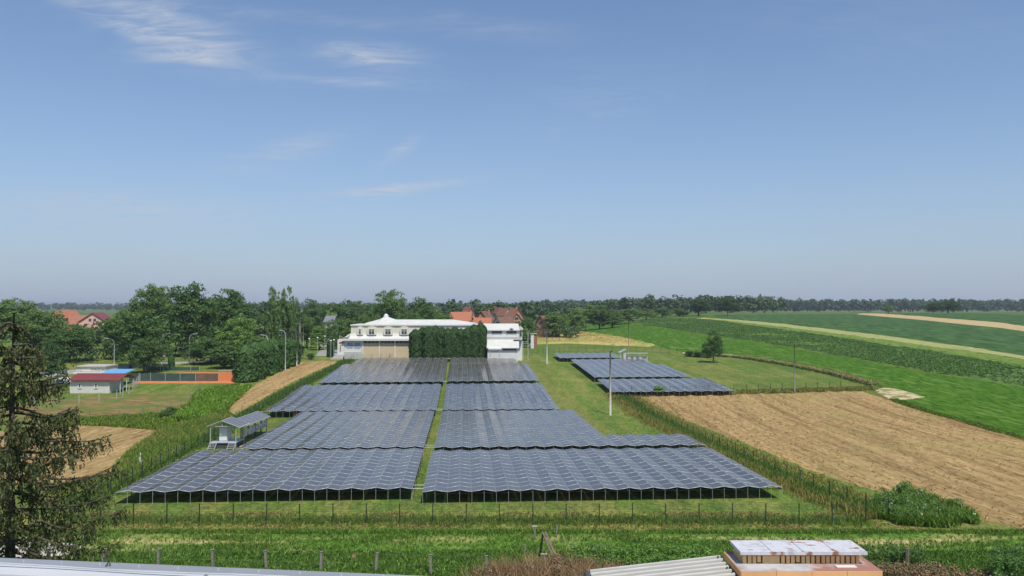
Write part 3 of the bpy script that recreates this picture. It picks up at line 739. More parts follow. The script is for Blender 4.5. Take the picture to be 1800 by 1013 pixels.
def tufts(name, pts, label, mat, h=(.25, .5), blades=5, width=.05, lean=.45, tint=(1, 1, 1), cat='grass', off=0.0, seed=1, spread=.5):
    g = np.random.default_rng(seed); P = np.asarray(pts, float); n = len(P)
    z = zg(P[:, 0], P[:, 1]) + off
    B = np.repeat(np.concatenate([P, z[:, None]], 1), blades, 0); k = len(B)
    hh = np.repeat(g.uniform(h[0], h[1], n), blades) * g.uniform(.6, 1.1, k)
    B[:, :2] += g.normal(size=(k, 2)) * (hh * spread * .5)[:, None]
    a = g.random(k) * 6.283; ln = hh * lean * g.random(k)
    tip = B + np.stack([np.cos(a) * ln, np.sin(a) * ln, hh], 1)
    mid = B + np.stack([np.cos(a) * ln * .3, np.sin(a) * ln * .3, hh * .55], 1)
    b2 = g.random(k) * 6.283; wv = np.stack([np.cos(b2), np.sin(b2), np.zeros(k)], 1) * (width * g.uniform(.6, 1.4, k))[:, None]
    V = np.stack([B - wv * .5, mid + wv, tip, mid - wv], 1).reshape(-1, 3)
    o = link(name, mesh_np(name, V, np.arange(k * 4).reshape(k, 4), mat)); o.color = (*tint, 1)
    return tag(o, label, cat, kind='stuff')
def scatter(poly, n, seed=0, dens=None):
    g = np.random.default_rng(seed); a = np.array(poly); lo, hi = a.min(0), a.max(0)
    p = g.uniform(lo, hi, (n * 3, 2)); p = p[in_poly(p[:, 0], p[:, 1], poly)]
    if dens is not None: p = p[g.random(len(p)) < dens(p[:, 0], p[:, 1])]
    return p[:n]
def strip_pts(line, width, n, seed=0, off=0.0):
    g = np.random.default_rng(seed); L_ = np.array([(p[0], p[1]) for p in line]); d = np.linalg.norm(np.diff(L_, axis=0), axis=1); cum = np.concatenate([[0], np.cumsum(d)])
    s = g.random(n) * cum[-1]; x = np.interp(s, cum, L_[:, 0]); y = np.interp(s, cum, L_[:, 1])
    i = np.clip(np.searchsorted(cum, s) - 1, 0, len(d) - 1); t = np.diff(L_, axis=0)[i] / d[i][:, None]; nn = np.stack([t[:, 1], -t[:, 0]], 1)
    return np.stack([x, y], 1) + nn * (off + g.normal(size=n) * width * .5)[:, None]
# ------------------------------------------------------------------ white hall
def pxX(x, D): return (x - 900) / F * D
def window(root, x0, x1, z0, z1, y, mat_f='white', nx_=2, nz_=2, fr=.09, name='window', th=.12):
    """frame bars and panes standing on a wall facing the camera"""
    m = MB()
    m.box(x0, x1, y - th, y, z1 - fr, z1); m.box(x0, x1, y - th, y, z0, z0 + fr); m.box(x0, x0 + fr, y - th, y, z0 + fr, z1 - fr); m.box(x1 - fr, x1, y - th, y, z0 + fr, z1 - fr)
    for i in range(1, nx_):
        c = x0 + (x1 - x0) * i / nx_; m.box(c - fr * .4, c + fr * .4, y - th * .9, y, z0 + fr, z1 - fr)
    for i in range(1, nz_):
        c = z0 + (z1 - z0) * (.66 if nz_ == 2 else i / nz_); m.box(x0 + fr, x1 - fr, y - th * .8, y - .01, c - fr * .4, c + fr * .4)
    o = m.build(name, mat_f, root)
    p = MB(); p.box(x0 + fr, x1 - fr, y - th * .35, y - .002, z0 + fr, z1 - fr); p.build('pane', 'glassdark', o)
    return o
def text_obj(txt, size, mat, parent, loc, name='lettering'):
    cu = bpy.data.curves.new('txt', 'FONT'); cu.body = txt; cu.size = size; cu.align_x = 'CENTER'; cu.align_y = 'CENTER'; cu.extrude = .01
    to = bpy.data.objects.new('txt', cu); COL.objects.link(to); to.rotation_euler = (R(90), 0, 0); bpy.context.view_layer.update()
    dg = bpy.context.evaluated_depsgraph_get(); me = bpy.data.meshes.new_from_object(to.evaluated_get(dg)); bpy.data.objects.remove(to)
    me.materials.clear(); me.materials.append(MATS[mat]); me.transform(Matrix.Rotation(R(90), 4, 'X'))
    return link(name, me, parent, Vector(loc) - wloc(parent))

D = 214.0
hx = lambda x: pxX(x, D)
hz = lambda y: z_at(y, D)
hall = thing('hall', 'large white hall with cream mansard roof, dormers and beige stone panels', 'building', (hx(672), D, zf(hx(672), D)))
xl, xr = hx(606), hx(850)
m = MB(); m.box(xl, xr, D, D + 14, 0, hz(599)); m.build('wall', 'white', hall)
m = MB(); m.box(xl - .03, hx(638), D - .15, D - .003, 0, hz(619)); m.build('plinth', 'plinth', hall)
for a, b in ((639, 666.5), (669, 694), (695.5, 722)):
    m = MB(); m.box(hx(a), hx(b), D - .12, D - .003, hz(636), hz(603.5)); m.build('stone_panel', 'beigestone', hall)
    n = 4
    for i in range(n):
        x0 = hx(a + (b - a) * (i + .08) / n); x1 = hx(a + (b - a) * (i + .92) / n)
        window(hall, x0, x1, hz(603.3), hz(599.6), D - .003, 'timber', 2, 1, .07, 'clerestory_window')
for a in (638.3, 667.7, 694.8, 723):
    m = MB(); m.box(hx(a) - .16, hx(a) + .16, D - .22, D - .004, 0, hz(599.2)); m.build('pillar', 'white', hall)
for a, b in ((610, 621), (623, 634.5)):
    w = window(hall, hx(a), hx(b), hz(611.5), hz(602.5), D - .003, 'white', 2, 1, .12, 'window')
    m = MB(); m.box(hx(a) + .14, hx(b) - .14, D - .17, D - .13, hz(610.0), hz(604.2)); bn = m.build('banner', 'bannerblue', hall)
text_obj('CLUB', .62, 'navy', hall, ((hx(610) + hx(621)) / 2, D - .175, hz(607.2)))
text_obj('SPORT', .56, 'navy', hall, ((hx(623) + hx(634.5)) / 2, D - .175, hz(607.2)))
# eaves, flared skirt and mansard
ze0, ze1, zm0, zm1 = hz(599), hz(595.6), hz(590), hz(572.8)
m = MB(); m.box(hx(603), xr + .2, D - .95, D + .2, ze0 + .002, ze1); m.build('eaves', 'white', hall)
m = MB()
pr = [(-.95, ze1 + .002), (-.2, ze1 + (zm0 - ze1) * .35), (.55, zm0 - .15), (.82, zm0 + .5), (1.6, zm0 + .5), (1.6, ze1 + .002)]
m.prism([(hx(615), D + a, b) for a, b in pr], (xr - hx(615), 0, 0)); m.build('skirt_roof', 'roofwhite', hall)
m = MB(); m.prism([(hx(603), D - .94, ze1 + .002), (hx(607), D - .94, ze1 + .45), (hx(612), D - .4, zm0 - .3), (hx(615) - .01, D + .8, zm0 + .5), (hx(615) - .01, D + .8, ze1 + .002)], (0, 12, 0)); m.build('skirt_end', 'roofwhite', hall)
m = MB(); m.box(hx(616), xr - .6, D + .85, D + 13, zm0 - .2, zm1); m.build('mansard', 'cream', hall)
m = MB(); m.box(hx(615), xr - .4, D + .55, D + 13.3, zm1 + .002, zm1 + .28); m.build('cornice', 'white', hall)
zc = zm1 + .282
fr_ = [(636, 0), (660, .9), (669, 1.55), (675, 1.55), (690, .85), (792, .85), (834, 0)]
m = MB(); vs = []
for x, h in fr_: vs += [(hx(x), D + .7, zc), (hx(x), D + 6.5, zc + max(h, .02) * 1.1 + .35), (hx(x), D + 12, zc)]
k = len(fr_); m.add(vs, [(3 * i, 3 * i + 3, 3 * i + 4, 3 * i + 1) for i in range(k - 1)] + [(3 * i + 1, 3 * i + 4, 3 * i + 5, 3 * i + 2) for i in range(k - 1)] + [(0, 1, 2), (3 * k - 1, 3 * k - 2, 3 * k - 3)])
rf = m.build('roof', 'roofwhite', hall)
m = MB(); m.tube([(hx(672), D + 6.5, zc + 1.6), (hx(672), D + 6.5, zc + 2.5), (hx(672), D + 6.5, zc + 2.9)], [.8, .6, .12], 10); m.build('finial', 'white', rf)
for xc, wd in ((632.6, 4.6), (653.2, 10.6), (682, 10.6), (710.5, 10.6)):
    x0, x1 = hx(xc - wd / 2), hx(xc + wd / 2); g_ = .42
    m = MB(); arch = [(x0 - g_, zm0 + .2), (x1 + g_, zm0 + .2)] + [((x0 + x1) / 2 + math.cos(t) * ((x1 - x0) / 2 + g_), hz(578.5) + math.sin(t) * .75) for t in np.linspace(0, math.pi, 9)]
    m.prism([(a, D + .25, b) for a, b in arch], (0, .8, 0)); dm = m.build('dormer', 'cream', hall)
    window(hall, x0, x1, hz(589), hz(578.3), D + .248, 'white', 2 if wd > 6 else 1, 2, .12, 'dormer_window')
# entrance porch with steps at the left end
m = MB(); m.box(hx(594), xl - .02, D - .2, D + 5, 0, hz(597)); pc = m.build('porch', 'white', hall)
m = MB(); m.box(hx(598.2), hx(599.8), D - .26, D - .202, hz(618), hz(606.5)); m.build('door', 'greywood', pc)
m = MB(); m.box(hx(597), hx(605), D - .26, D - .202, hz(604), hz(601)); m.build('sign', 'redplastic', pc)
for i in range(5):
    m = MB(); m.box(hx(585) + i * .25, hx(606), D - 2.2 + i * .4, D - .2 + .0 * i - .004 * i, zf(hx(595), D) - .4 + .0, zf(hx(595), D) + .25 + i * .22); m.build('step', 'concrete', hall)
m = MB(); m.tube([(hx(596), D + 1, hz(597)), (hx(596), D + 1, hz(590))], .08, 6); m.tube([(hx(596), D + 1, hz(590.5)), (hx(606), D + 1, hz(597))], .04, 4); m.build('mast', 'lampgrey', hall)

# right wing
D2 = 209.0
wx = lambda x: pxX(x, D2); wz = lambda y: z_at(y, D2)
wing = thing('hall_wing', 'white right wing with strip windows and a lean-to below', 'building', (wx(884), D2, zf(wx(884), D2)))
m = MB(); m.box(wx(846), wx(918), D2, D2 + 12, 0, wz(580.5)); m.build('wall', 'white', wing)
m = MB(); m.add([(wx(845), D2 - .45, wz(580)), (wx(914), D2 - .45, wz(580)), (wx(911), D2 + 4.5, wz(572) + .35), (wx(845), D2 + 4.5, wz(572) + .35), (wx(914), D2 + 12, wz(580)), (wx(845), D2 + 12, wz(580)),
                 (wx(845), D2 - .45, wz(581.5)), (wx(914), D2 - .45, wz(581.5))],
                [(0, 1, 2, 3), (3, 2, 4, 5), (6, 7, 1, 0), (1, 7, 4, 2), (0, 3, 5, 6)]); m.build('roof', 'roofwhite', wing)
m = MB(); m.prism([(wx(912), D2 - .3, wz(580)), (wx(920), D2 - .3, wz(580)), (wx(919.5), D2 - .3, wz(578)), (wx(914), D2 - .3, wz(574))], (0, 8, 0)); m.build('end_roof', 'roofwhite', wing)
for a, b in ((850, 856.5), (864, 882.5), (890, 908)):
    window(wing, wx(a), wx(b), wz(587), wz(582), D2 - .003, 'lampgrey', 3, 1, .07, 'strip_window')
window(wing, wx(913), wx(917.5), wz(592), wz(581.6), D2 - .003, 'lampgrey', 1, 2, .08)
arch = [(wx(894.5), wz(580.2)), (wx(903.5), wz(580.2))] + [(wx(899) + math.cos(t) * .67, wz(580.2) + .05 + math.sin(t) * .6) for t in np.linspace(0, math.pi, 9)]
m = MB(); m.prism([(a, D2 - .6, b) for a, b in arch], (0, 1.2, 0)); m.build('dormer', 'cream', wing)
m = MB(); m.box(wx(897), wx(901), D2 - .66, D2 - .602, wz(580), wz(577.8)); m.build('dormer_window', 'glassdark', wing)
m = MB(); m.box(wx(846), wx(916), D2 - .1, D2 - .004, wz(594), wz(593)); m.build('moulding', 'plinth', wing)
m = MB(); m.box(wx(903), wx(918), D2 - 1.6, D2 - .01, wz(597.4), wz(595.8)); m.build('canopy', 'concrete', wing)
Da = D2 - 6
m = MB(); m.box(pxX(857, Da), pxX(910, Da), Da + .3, D2 - .02, 0, z_at(612, Da)); m.build('lean_to_wall', 'white', wing)
m = MB(); m.prism([(pxX(855.5, Da), Da - .3, z_at(611.5, Da)), (pxX(855.5, Da), D2 - .15, wz(597.2)), (pxX(855.5, Da), D2 - .15, wz(598.2)), (pxX(855.5, Da), Da - .3, z_at(612.5, Da))], (pxX(912.5, Da) - pxX(855.5, Da), 0, 0)); m.build('lean_to_roof', 'roofwhite', wing)
window(wing, pxX(884, Da), pxX(908, Da), z_at(616.5, Da), z_at(613, Da), Da + .297, 'lampgrey', 4, 1, .06, 'lean_to_window')
tk = thing('gas_tank', 'white cylindrical tank lying in front of the lean-to', 'tank', (pxX(870, Da), Da - 2, zf(pxX(870, Da), Da - 2)))
ztk = z_at(613.5, Da - 2)
m = MB(); m.tube([(pxX(858, Da), Da - 2, ztk), (pxX(859, Da), Da - 2, ztk), (pxX(881, Da), Da - 2, ztk), (pxX(882, Da), Da - 2, ztk)], [.35, .55, .55, .35], 12); m.build('vessel', 'white', tk)
for x in (862, 878):
    m = MB(); m.box(pxX(x, Da) - .12, pxX(x, Da) + .12, Da - 2.3, Da - 1.7, zf(pxX(x, Da), Da - 2) - .1, ztk - .4); m.build('saddle', 'concrete', tk)
# gate yard posts right of the wing
gt = thing('yard_gate', 'grey metal gate frame between the wing and the wheat', 'gate', (pxX(926, 212), 212, zf(pxX(926, 212), 212)))
for x in (919, 928):
    m = MB(); m.tube([(pxX(x, 212), 212, 1.5), (pxX(x, 212), 212, z_at(584 if x > 920 else 600, 212))], .12, 6); m.build('post', 'lampgrey', gt)
for y in (601, 604):
    m = MB(); m.tube([(pxX(908, 212), 211.8, z_at(y, 212)), (pxX(928, 212), 212, z_at(y, 212))], .05, 5); m.build('rail', 'lampgrey', gt)
sh = thing('pump_hut', 'small pale hut with brown side at the edge of the wheat', 'hut', (pxX(938, 258), 258, zf(pxX(938, 258), 258)))
m = MB(); m.box(pxX(933, 258), pxX(938.5, 258), 258, 260, 2.0, z_at(588, 258)); m.build('wall', 'white', sh)
m = MB(); m.box(pxX(938.6, 258), pxX(944, 258), 258.1, 260, 2.0, z_at(587.6, 258)); m.build('side', 'tilebrown', sh)
m = MB(); m.box(pxX(932.6, 258), pxX(944.4, 258), 257.8, 260.2, z_at(587.5, 258), z_at(586.8, 258)); m.build('roof', 'concrete', sh)

# ------------------------------------------------------------------ small houses
def house(name, label, xc, w, D, eave_y, ridge_y, depth, gable, wall='brick', roof='tile', yaw=0, chimney=True, wins=2, ov=.45, z0=None):
    X = pxX(xc, D); zb = (zf(X, D) if z0 is None else z0); ze = z_at(eave_y, D); zr = z_at(ridge_y, D); hw = w / F * D / 2
    root = thing(name, label, 'house', (X, D, zb))
    xf = Matrix.Translation((X, D, 0)) @ Matrix.Rotation(R(yaw), 4, 'Z')
    m = MB(); m.box(-hw, hw, 0, depth, zb - .6, ze)
    if gable: m.prism([(-hw, 0, ze), (hw, 0, ze), (0, 0, zr)], (0, depth, 0))
    else: m.prism([(-hw, 0, ze), (-hw, depth, ze), (-hw, depth / 2, zr)], (2 * hw, 0, 0))
    m.build('wall', wall, root, xf=xf)
    m = MB(); t = .22
    if gable:
        sl = (zr - ze) / hw
        for s in (-1, 1):
            m.prism([(s * (hw + ov), -ov, ze - sl * ov + .03), (0, -ov, zr + .03), (0, -ov, zr + t + .03), (s * (hw + ov), -ov, ze - sl * ov + t + .03)], (0, depth + 2 * ov, 0))
    else:
        sl = (zr - ze) / (depth / 2)
        for s in (0, 1):
            ye = -ov if s == 0 else depth + ov
            m.prism([(-hw - ov, ye, ze - sl * ov + .03), (-hw - ov, depth / 2, zr + .03), (-hw - ov, depth / 2, zr + t + .03), (-hw - ov, ye, ze - sl * ov + t + .03)], (2 * hw + 2 * ov, 0, 0))
    rfo = m.build('roof', roof, root, xf=xf)
    if chimney:
        m = MB(); cx = hw * .45; m.box(cx - .3, cx + .3, depth * .55 - .3, depth * .55 + .3, (ze + zr) / 2, zr + .9); m.box(cx - .38, cx + .38, depth * .55 - .38, depth * .55 + .38, zr + .9, zr + 1.02); m.build('chimney', 'brick', rfo, xf=xf)
    for i in range(wins):
        x = -hw + 2 * hw * (i + .5) / wins; ww = min(.6, hw / (wins + 1))
        for zt in ([ze - .5, ze + (zr - ze) * .42] if gable and (zr - ze) > 2.2 else [ze - .5]):
            if zt > ze: x *= .35
            f = MB(); f.box(x - ww, x + ww, -.08, -.004, zt - 1.2, zt); fo = f.build('window', 'white', root, xf=xf)
            f = MB(); f.box(x - ww + .1, x + ww - .1, -.12, -.082, zt - 1.1, zt - .1); f.build('pane', 'glassdark', fo, xf=xf)
    return root
house('house', 'village house with wide orange tiled roof left of the brick gables', 810, 34, 335, 563, 549.5, 9, False, 'brick', 'tile')
house('house', 'tall brick house with chimney highest behind the orange roof', 828, 17, 352, 556, 540.5, 10, True, 'brick', 'tilebrown', 20)
house('house', 'brick gabled house with dark brown roof above the orange roofs', 846, 30, 318, 567, 548, 11, True, 'brick', 'tiledark', -14)
house('outbuilding', 'low outbuilding with bright orange roof just above the hall roof', 809, 28, 288, 572, 565, 6, False, 'white', 'tile', 0, False, 0)
house('house', 'house with orange roof and little front gable behind the hedge', 848, 28, 284, 569.5, 560, 8, False, 'white', 'tile', 0, False, 2)
house('gable_porch', 'small pointed porch gable in front of the orange roof', 844, 11, 281, 571, 563.5, 4, True, 'white', 'tilebrown', 0, False, 1)
house('house', 'house with dark roof and white gable right of the orange roofs', 874, 20, 302, 571, 558, 9, True, 'white', 'tiledark', -35, False)
house('house', 'distant brown roofed house at the top of the village row', 872, 14, 430, 549, 540, 9, True, 'brick', 'tilebrown', 25)
house('house', 'distant house with white gable in the village row', 881, 13, 420, 551, 541.5, 9, True, 'white', 'tiledark', 25, False)
house('house', 'narrow brown roofed house between white gable and brick gable', 893, 14, 405, 554, 543, 10, True, 'white', 'tilebrown', 25, False)
house('house', 'large brick gabled house at the right end of the village row', 910, 24, 375, 559, 543, 11, True, 'brick', 'tilebrown', 18)
house('house', 'brick house nearest the field with wide brown eaves', 908, 18, 350, 562, 551, 9, True, 'brick', 'tilebrown', 18, False)
house('house', 'lone brown roofed house among the trees right of the village', 951, 26, 330, 571, 556, 9, True, 'brick', 'tiledark', -40)
house('house', 'pink gabled house with dark red roof above the left trees', 163, 44, 300, 566, 551, 12, True, 'pink', 'redroof', 10, False, 2)
house('house', 'half hidden house with orange brown roof far left', 96, 18, 320, 558, 547, 10, True, 'brick', 'tile', -20, False, 1)
house('house', 'low brown roof between the orange house and the pink house', 138, 26, 312, 570, 556, 9, False, 'brick', 'tilebrown', 30, False, 1)
house('house', 'grey roofed house peeping out of the wood above the forecourt', 578, 15, 300, 566, 556.5, 8, False, 'plinth', 'slate', 0, False, 0)

# white cabin with red roof
Dc = 150.0
cabx0, cabx1 = pxX(126, Dc), pxX(194, Dc); zb = zf(-79, Dc)
cab = thing('cabin', 'small white clad cabin with dark red metal roof and two little windows', 'house', ((cabx0 + cabx1) / 2, Dc, zb))
zt = z_at(670.5, Dc)
m = MB(); m.box(cabx0, cabx1, Dc, Dc + 5.4, zb - .4, zt); m.prism([(cabx0, Dc, zt), (cabx0, Dc + 5.4, zt), (cabx0, Dc + 2.7, zt + .75)], (cabx1 - cabx0, 0, 0)); m.build('wall', 'siding', cab)
for i in range(9):
    m = MB(); z = zb + .2 + i * (zt - zb - .3) / 9; m.box(cabx0 + .02, cabx1 - .02, Dc - .02, Dc - .003, z, z + .03); m.build('cladding_joint', 'sidingline', cab)
for x in (142.5, 171):
    w = window(cab, pxX(x - 3.2, Dc), pxX(x + 3.2, Dc), z_at(683, Dc), z_at(673.5, Dc), Dc - .004, 'white', 1, 1, .2, 'window')
m = MB(); m.box(cabx0 - .05, cabx0 + .12, Dc - .05, Dc - .004, zb - .3, zt); m.box(cabx1 - .12, cabx1 + .05, Dc - .05, Dc - .004, zb - .3, zt); m.build('corner_trim', 'white', cab)
rm = MB(); sl = (z_at(657.3, Dc + 3) - z_at(669.5, Dc - .6)) / 3.6
ya, yb, yr = Dc - .6, Dc + 6, Dc + 3.0; za = z_at(669.5, ya); zr_ = z_at(657.3, yr)
for (y0, z0, y1, z1) in ((ya, za, yr, zr_), (yb, za, yr, zr_)):
    rm.prism([(cabx0 - .4, y0, z0), (cabx0 - .4, y1, z1), (cabx0 - .4, y1, z1 + .10), (cabx0 - .4, y0, z0 + .10)], (cabx1 - cabx0 + 2.6, 0, 0))
rr_ = rm.build('roof', 'redroof', cab)
for i in range(16):
    x = cabx0 - .3 + i * (cabx1 - cabx0 + 2.4) / 15
    m = MB(); m.prism([(x, ya, za + .102), (x, yr, zr_ + .102), (x, yr, zr_ + .15), (x, ya, za + .15)], (.05, 0, 0)); m.build('roof_seam', 'redroof', rr_)
for y in (Dc + .1, Dc + 2.6, Dc + 5.2):
    m = MB(); m.tube([(cabx1 + 2, y, zb - .3), (cabx1 + 2, y, zt + .1)], .07, 6); m.build('porch_post', 'white', cab)
m = MB(); m.box(cabx1 + .004, cabx1 + .05, Dc + 2.6, Dc + 3.6, zb, zb + 2.0); m.build('door', 'white', cab)
# sign building and blue canopy behind the cabin
Ds = 172.0
sg = thing('kiosk', 'pale kiosk with a round logo and lettering sign behind the red roof', 'kiosk', (pxX(162, Ds), Ds, zf(pxX(162, Ds), Ds)))
m = MB(); m.box(pxX(136, Ds), pxX(188, Ds), Ds, Ds + 5, 0, z_at(645.5, Ds)); m.build('wall', 'siding', sg)
m = MB(); m.box(pxX(135, Ds), pxX(189, Ds), Ds - .4, Ds + 5.2, z_at(645.5, Ds) + .002, z_at(643.5, Ds)); m.build('roof', 'concrete', sg)
m = MB(); m.box(pxX(136.5, Ds), pxX(180, Ds), Ds - .12, Ds - .003, z_at(653.3, Ds), z_at(646.3, Ds)); sb = m.build('sign_board', 'cream', sg)
m = MB(); m.tube([(pxX(142.5, Ds), Ds - .125, z_at(650, Ds)), (pxX(142.5, Ds), Ds - .16, z_at(650, Ds))], .48, 20); m.build('logo_disc', 'plinth', sb)
text_obj('FORUS', .62, 'navy', sb, (pxX(170, Ds), Ds - .13, z_at(650, Ds)))
m = MB(); m.box(pxX(136, Ds), pxX(190, Ds), Ds - 1.2, Ds - .3, z_at(657, Ds), z_at(653.8, Ds)); m.build('white_awning', 'white', sg)
cn = thing('canopy', 'bright blue sheet canopy beside the red roof', 'canopy', (pxX(205, 160), 160, zf(pxX(205, 160), 160)))
m = MB(); m.prism([(pxX(180, 160), 159, z_at(657.5, 160)), (pxX(180, 160), 164, z_at(652.0, 160)), (pxX(180, 160), 164, z_at(651.4, 160)), (pxX(180, 160), 159, z_at(656.9, 160))], (4.9, 0, 0)); m.build('sheet', 'bluesheet', cn)
for x in (182, 200, 219):
    m = MB(); m.tube([(pxX(x, 160), 159.3, 0), (pxX(x, 160), 159.3, z_at(657.4, 160))], .05, 5); m.build('post', 'lampgrey', cn)
tn = thing('tent_roof', 'white tent roof left of the cabin', 'tent', (pxX(112, 162), 162, zf(pxX(112, 162), 162)))
m = MB(); m.prism([(pxX(96, 162), 161, z_at(672, 162)), (pxX(96, 162), 164, z_at(665, 162)), (pxX(96, 162), 167, z_at(672, 162))], (3.6, 0, 0)); m.build('roof', 'white', tn)
for x in (97, 125):
    m = MB(); m.tube([(pxX(x, 162), 161.2, 0), (pxX(x, 162), 161.2, z_at(672, 162) + .05)], .05, 5); m.build('post', 'lampgrey', tn)
# tennis windscreens and practice wall
Dt = 166.0
ws = thing('windscreen_fence', 'green and brown cloth windscreen fence along the clay court', 'fence', (pxX(300, Dt), Dt, zf(pxX(300, Dt), Dt)))
xsn = [228, 246, 266, 292, 318, 345, 385]
for i in range(len(xsn) - 1):
    a, b = pxX(xsn[i], Dt), pxX(xsn[i + 1], Dt); m = MB(); t0 = 671.0; t1 = 656.5
    m.box(a + .06, b - .06, Dt - .02, Dt + .02, z_at(t0, Dt), z_at(t1, Dt)); m.build('screen', 'screenbrown' if i >= 5 else 'screen', ws)
for x in xsn:
    m = MB(); m.tube([(pxX(x, Dt), Dt, 0), (pxX(x, Dt), Dt, z_at(655, Dt))], .04, 6); m.build('post', 'lampgrey', ws)
bs = thing('rear_windscreen', 'dark windscreen at the far end of the clay court', 'fence', (pxX(305, 186), 186, zf(pxX(305, 186), 186)))
for a, b, t in ((258, 283, 'screen'), (284, 296, 'leafnet'), (297, 336, 'screen'), (337, 351, 'bluenet')):
    m = MB(); m.box(pxX(a, 186), pxX(b, 186), 186, 186.05, zf(pxX(a, 186), 186) - .1, z_at(645.5, 186)); m.build('screen', 'screen', bs)
for x in (257, 283.5, 296.5, 336.5, 352):
    m = MB(); m.tube([(pxX(x, 186), 186, 0), (pxX(x, 186), 186, z_at(644, 186))], .05, 6); m.build('post', 'lampgrey', bs)
pw = thing('practice_wall', 'orange practice wall at the right end of the clay court', 'wall', (pxX(400, Dt), Dt, zf(pxX(400, Dt), Dt)))
m = MB(); m.box(pxX(386, Dt), pxX(415, Dt), Dt - .1, Dt + .2, 0, z_at(652.5, Dt)); m.build('slab', 'orangewall', pw)
m = MB(); m.box(pxX(385.5, Dt), pxX(415.5, Dt), Dt - .16, Dt + .26, z_at(652.5, Dt), z_at(651.6, Dt)); m.build('coping', 'concrete', pw)
for x in (392, 400, 408):
    m = MB(); m.box(pxX(x, Dt) - .04, pxX(x, Dt) + .04, Dt - .14, Dt - .102, z_at(671, Dt), z_at(653, Dt)); m.build('batten', 'orangewall', pw)

# ------------------------------------------------------------------ poles and lamps
def street_lamp(label, x, base, top, arm, mat='lampgrey', D=None):
    p = at(x, base) if D is None else Vector((pxX(x, D), D, zf(pxX(x, D), D))); zt = z_at(top, p.y); k = p.y / F
    root = thing('street_lamp', label, 'street lamp', p, 'street lamps on the left')
    a = arm * k; pts = [(p.x, p.y, p.z - .2), (p.x, p.y, p.z + 3), (p.x, p.y, zt - 1.3), (p.x + a * .12, p.y, zt - .6), (p.x + a * .4, p.y, zt - .15), (p.x + a * .8, p.y, zt)]
    m = MB(); m.tube(pts, [.12, .10, .085, .08, .07, .06], 8); m.build('column', mat, root, True)
    m = MB(); h = Vector((p.x + a * 1.0, p.y, zt)); m.obox(h, (.45, 0, .06 * (1 if a > 0 else -1)), (0, .16, 0), (0, 0, .09)); m.build('head', 'lampgrey', root)
    return root
street_lamp('street lamp with arm bent left behind the blue canopy', 200.5, 652, 595, -13)
street_lamp('street lamp carrying a white board among the left trees', 284, 646, 586.5, 11)
street_lamp('street lamp with arm bent right above the tennis court', 332.5, 639, 587, 10)
street_lamp('street lamp rising behind the left end of the clipped hedge', 472, 660, 589, -10, D=180)
street_lamp('street lamp in front of the right end of the clipped hedge', 501.5, 651, 581, -8)
pb = at(287, 646); bb_ = thing('notice_board', 'white notice board fixed to the lamp column', 'board', Vector((pb.x, pb.y - .3, zf(pb.x, pb.y))))
m = MB(); m.box(pxX(281.5, pb.y), pxX(293.5, pb.y), pb.y - .35, pb.y - .25, z_at(630, pb.y), z_at(623.5, pb.y)); m.build('panel', 'white', bb_)
m = MB(); m.tube([(pxX(287.5, pb.y), pb.y - .2, 0), (pxX(287.5, pb.y), pb.y - .2, z_at(625, pb.y))], .06, 6); m.build('post', 'lampgrey', bb_)
def pole(name, label, x, base, top, r, mat, D=None, extra=None, cat='pole'):
    p = at(x, base) if D is None else Vector((pxX(x, D), D, zf(pxX(x, D), D))); zt = z_at(top, p.y)
    root = thing(name, label, cat, p)
    m = MB(); m.tube([(p.x, p.y, p.z - .3), (p.x, p.y, zt)], [r, r * .72], 8); m.build('shaft', mat, root, True)
    if extra: extra(root, p, zt)
    return root
def lampcap(root, p, zt):
    m = MB(); m.obox((p.x + .15, p.y - .1, zt + .12), (.16, 0, .03), (0, .12, 0), (0, 0, .12)); m.build('floodlight', 'darksteel', root)
    m = MB(); m.box(p.x - .06, p.x + .06, p.y - .06, p.y + .06, zt - .02, zt + .04); m.build('bracket', 'galv', root)
def crossarm(root, p, zt):
    for dz in (0, -.5):
        m = MB(); m.box(p.x - .8, p.x + .8, p.y - .05, p.y + .05, zt - .35 + dz, zt - .25 + dz); m.build('crossarm', 'greywood', root)
    for dx in (-.7, -.2, .3, .75):
        m = MB(); m.tube([(p.x + dx, p.y, zt - .25), (p.x + dx, p.y, zt + .02)], .05, 6); m.build('insulator', 'darksteel', root)
    m = MB(); m.box(p.x - .75, p.x - .2, p.y - .3, p.y - .08, zt - 1.6, zt - .9); m.build('box', 'darksteel', root)
pole('concrete_pole', 'tall pale concrete pole with floodlight beside the right array group', 1073, 730, 619, .17, 'concrete', extra=lampcap)
pole('utility_pole', 'pale power pole with crossarm and box right of the hall', 961.5, 640, 578, .17, 'concrete', extra=crossarm)
pole('wooden_pole', 'thin brown wooden pole at the back fence before the wheat', 1105, 620, 565, .12, 'oldwood')
pole('wooden_pole', 'thin grey wooden pole at the stubble corner on the right', 1397, 691, 607, .12, 'greywood')
pole('wooden_pole', 'grey wooden pole in front of the clipped hedge', 459, 667, 614, .10, 'greywood')
pole('mast', 'thin pale mast left of the dead trunk', 521, 640, 571, .10, 'lampgrey', 205)
pole('mast', 'thin pale mast right of the dead trunk', 533, 631, 572, .10, 'concrete')
pole('mast', 'thin white mast standing at the foot of the hedge corner', 522.5, 640, 612, .10, 'white', 196)
pole('mast', 'slim mast showing above the hedge by the poplar', 496, 640, 573, .09, 'lampgrey', 210)
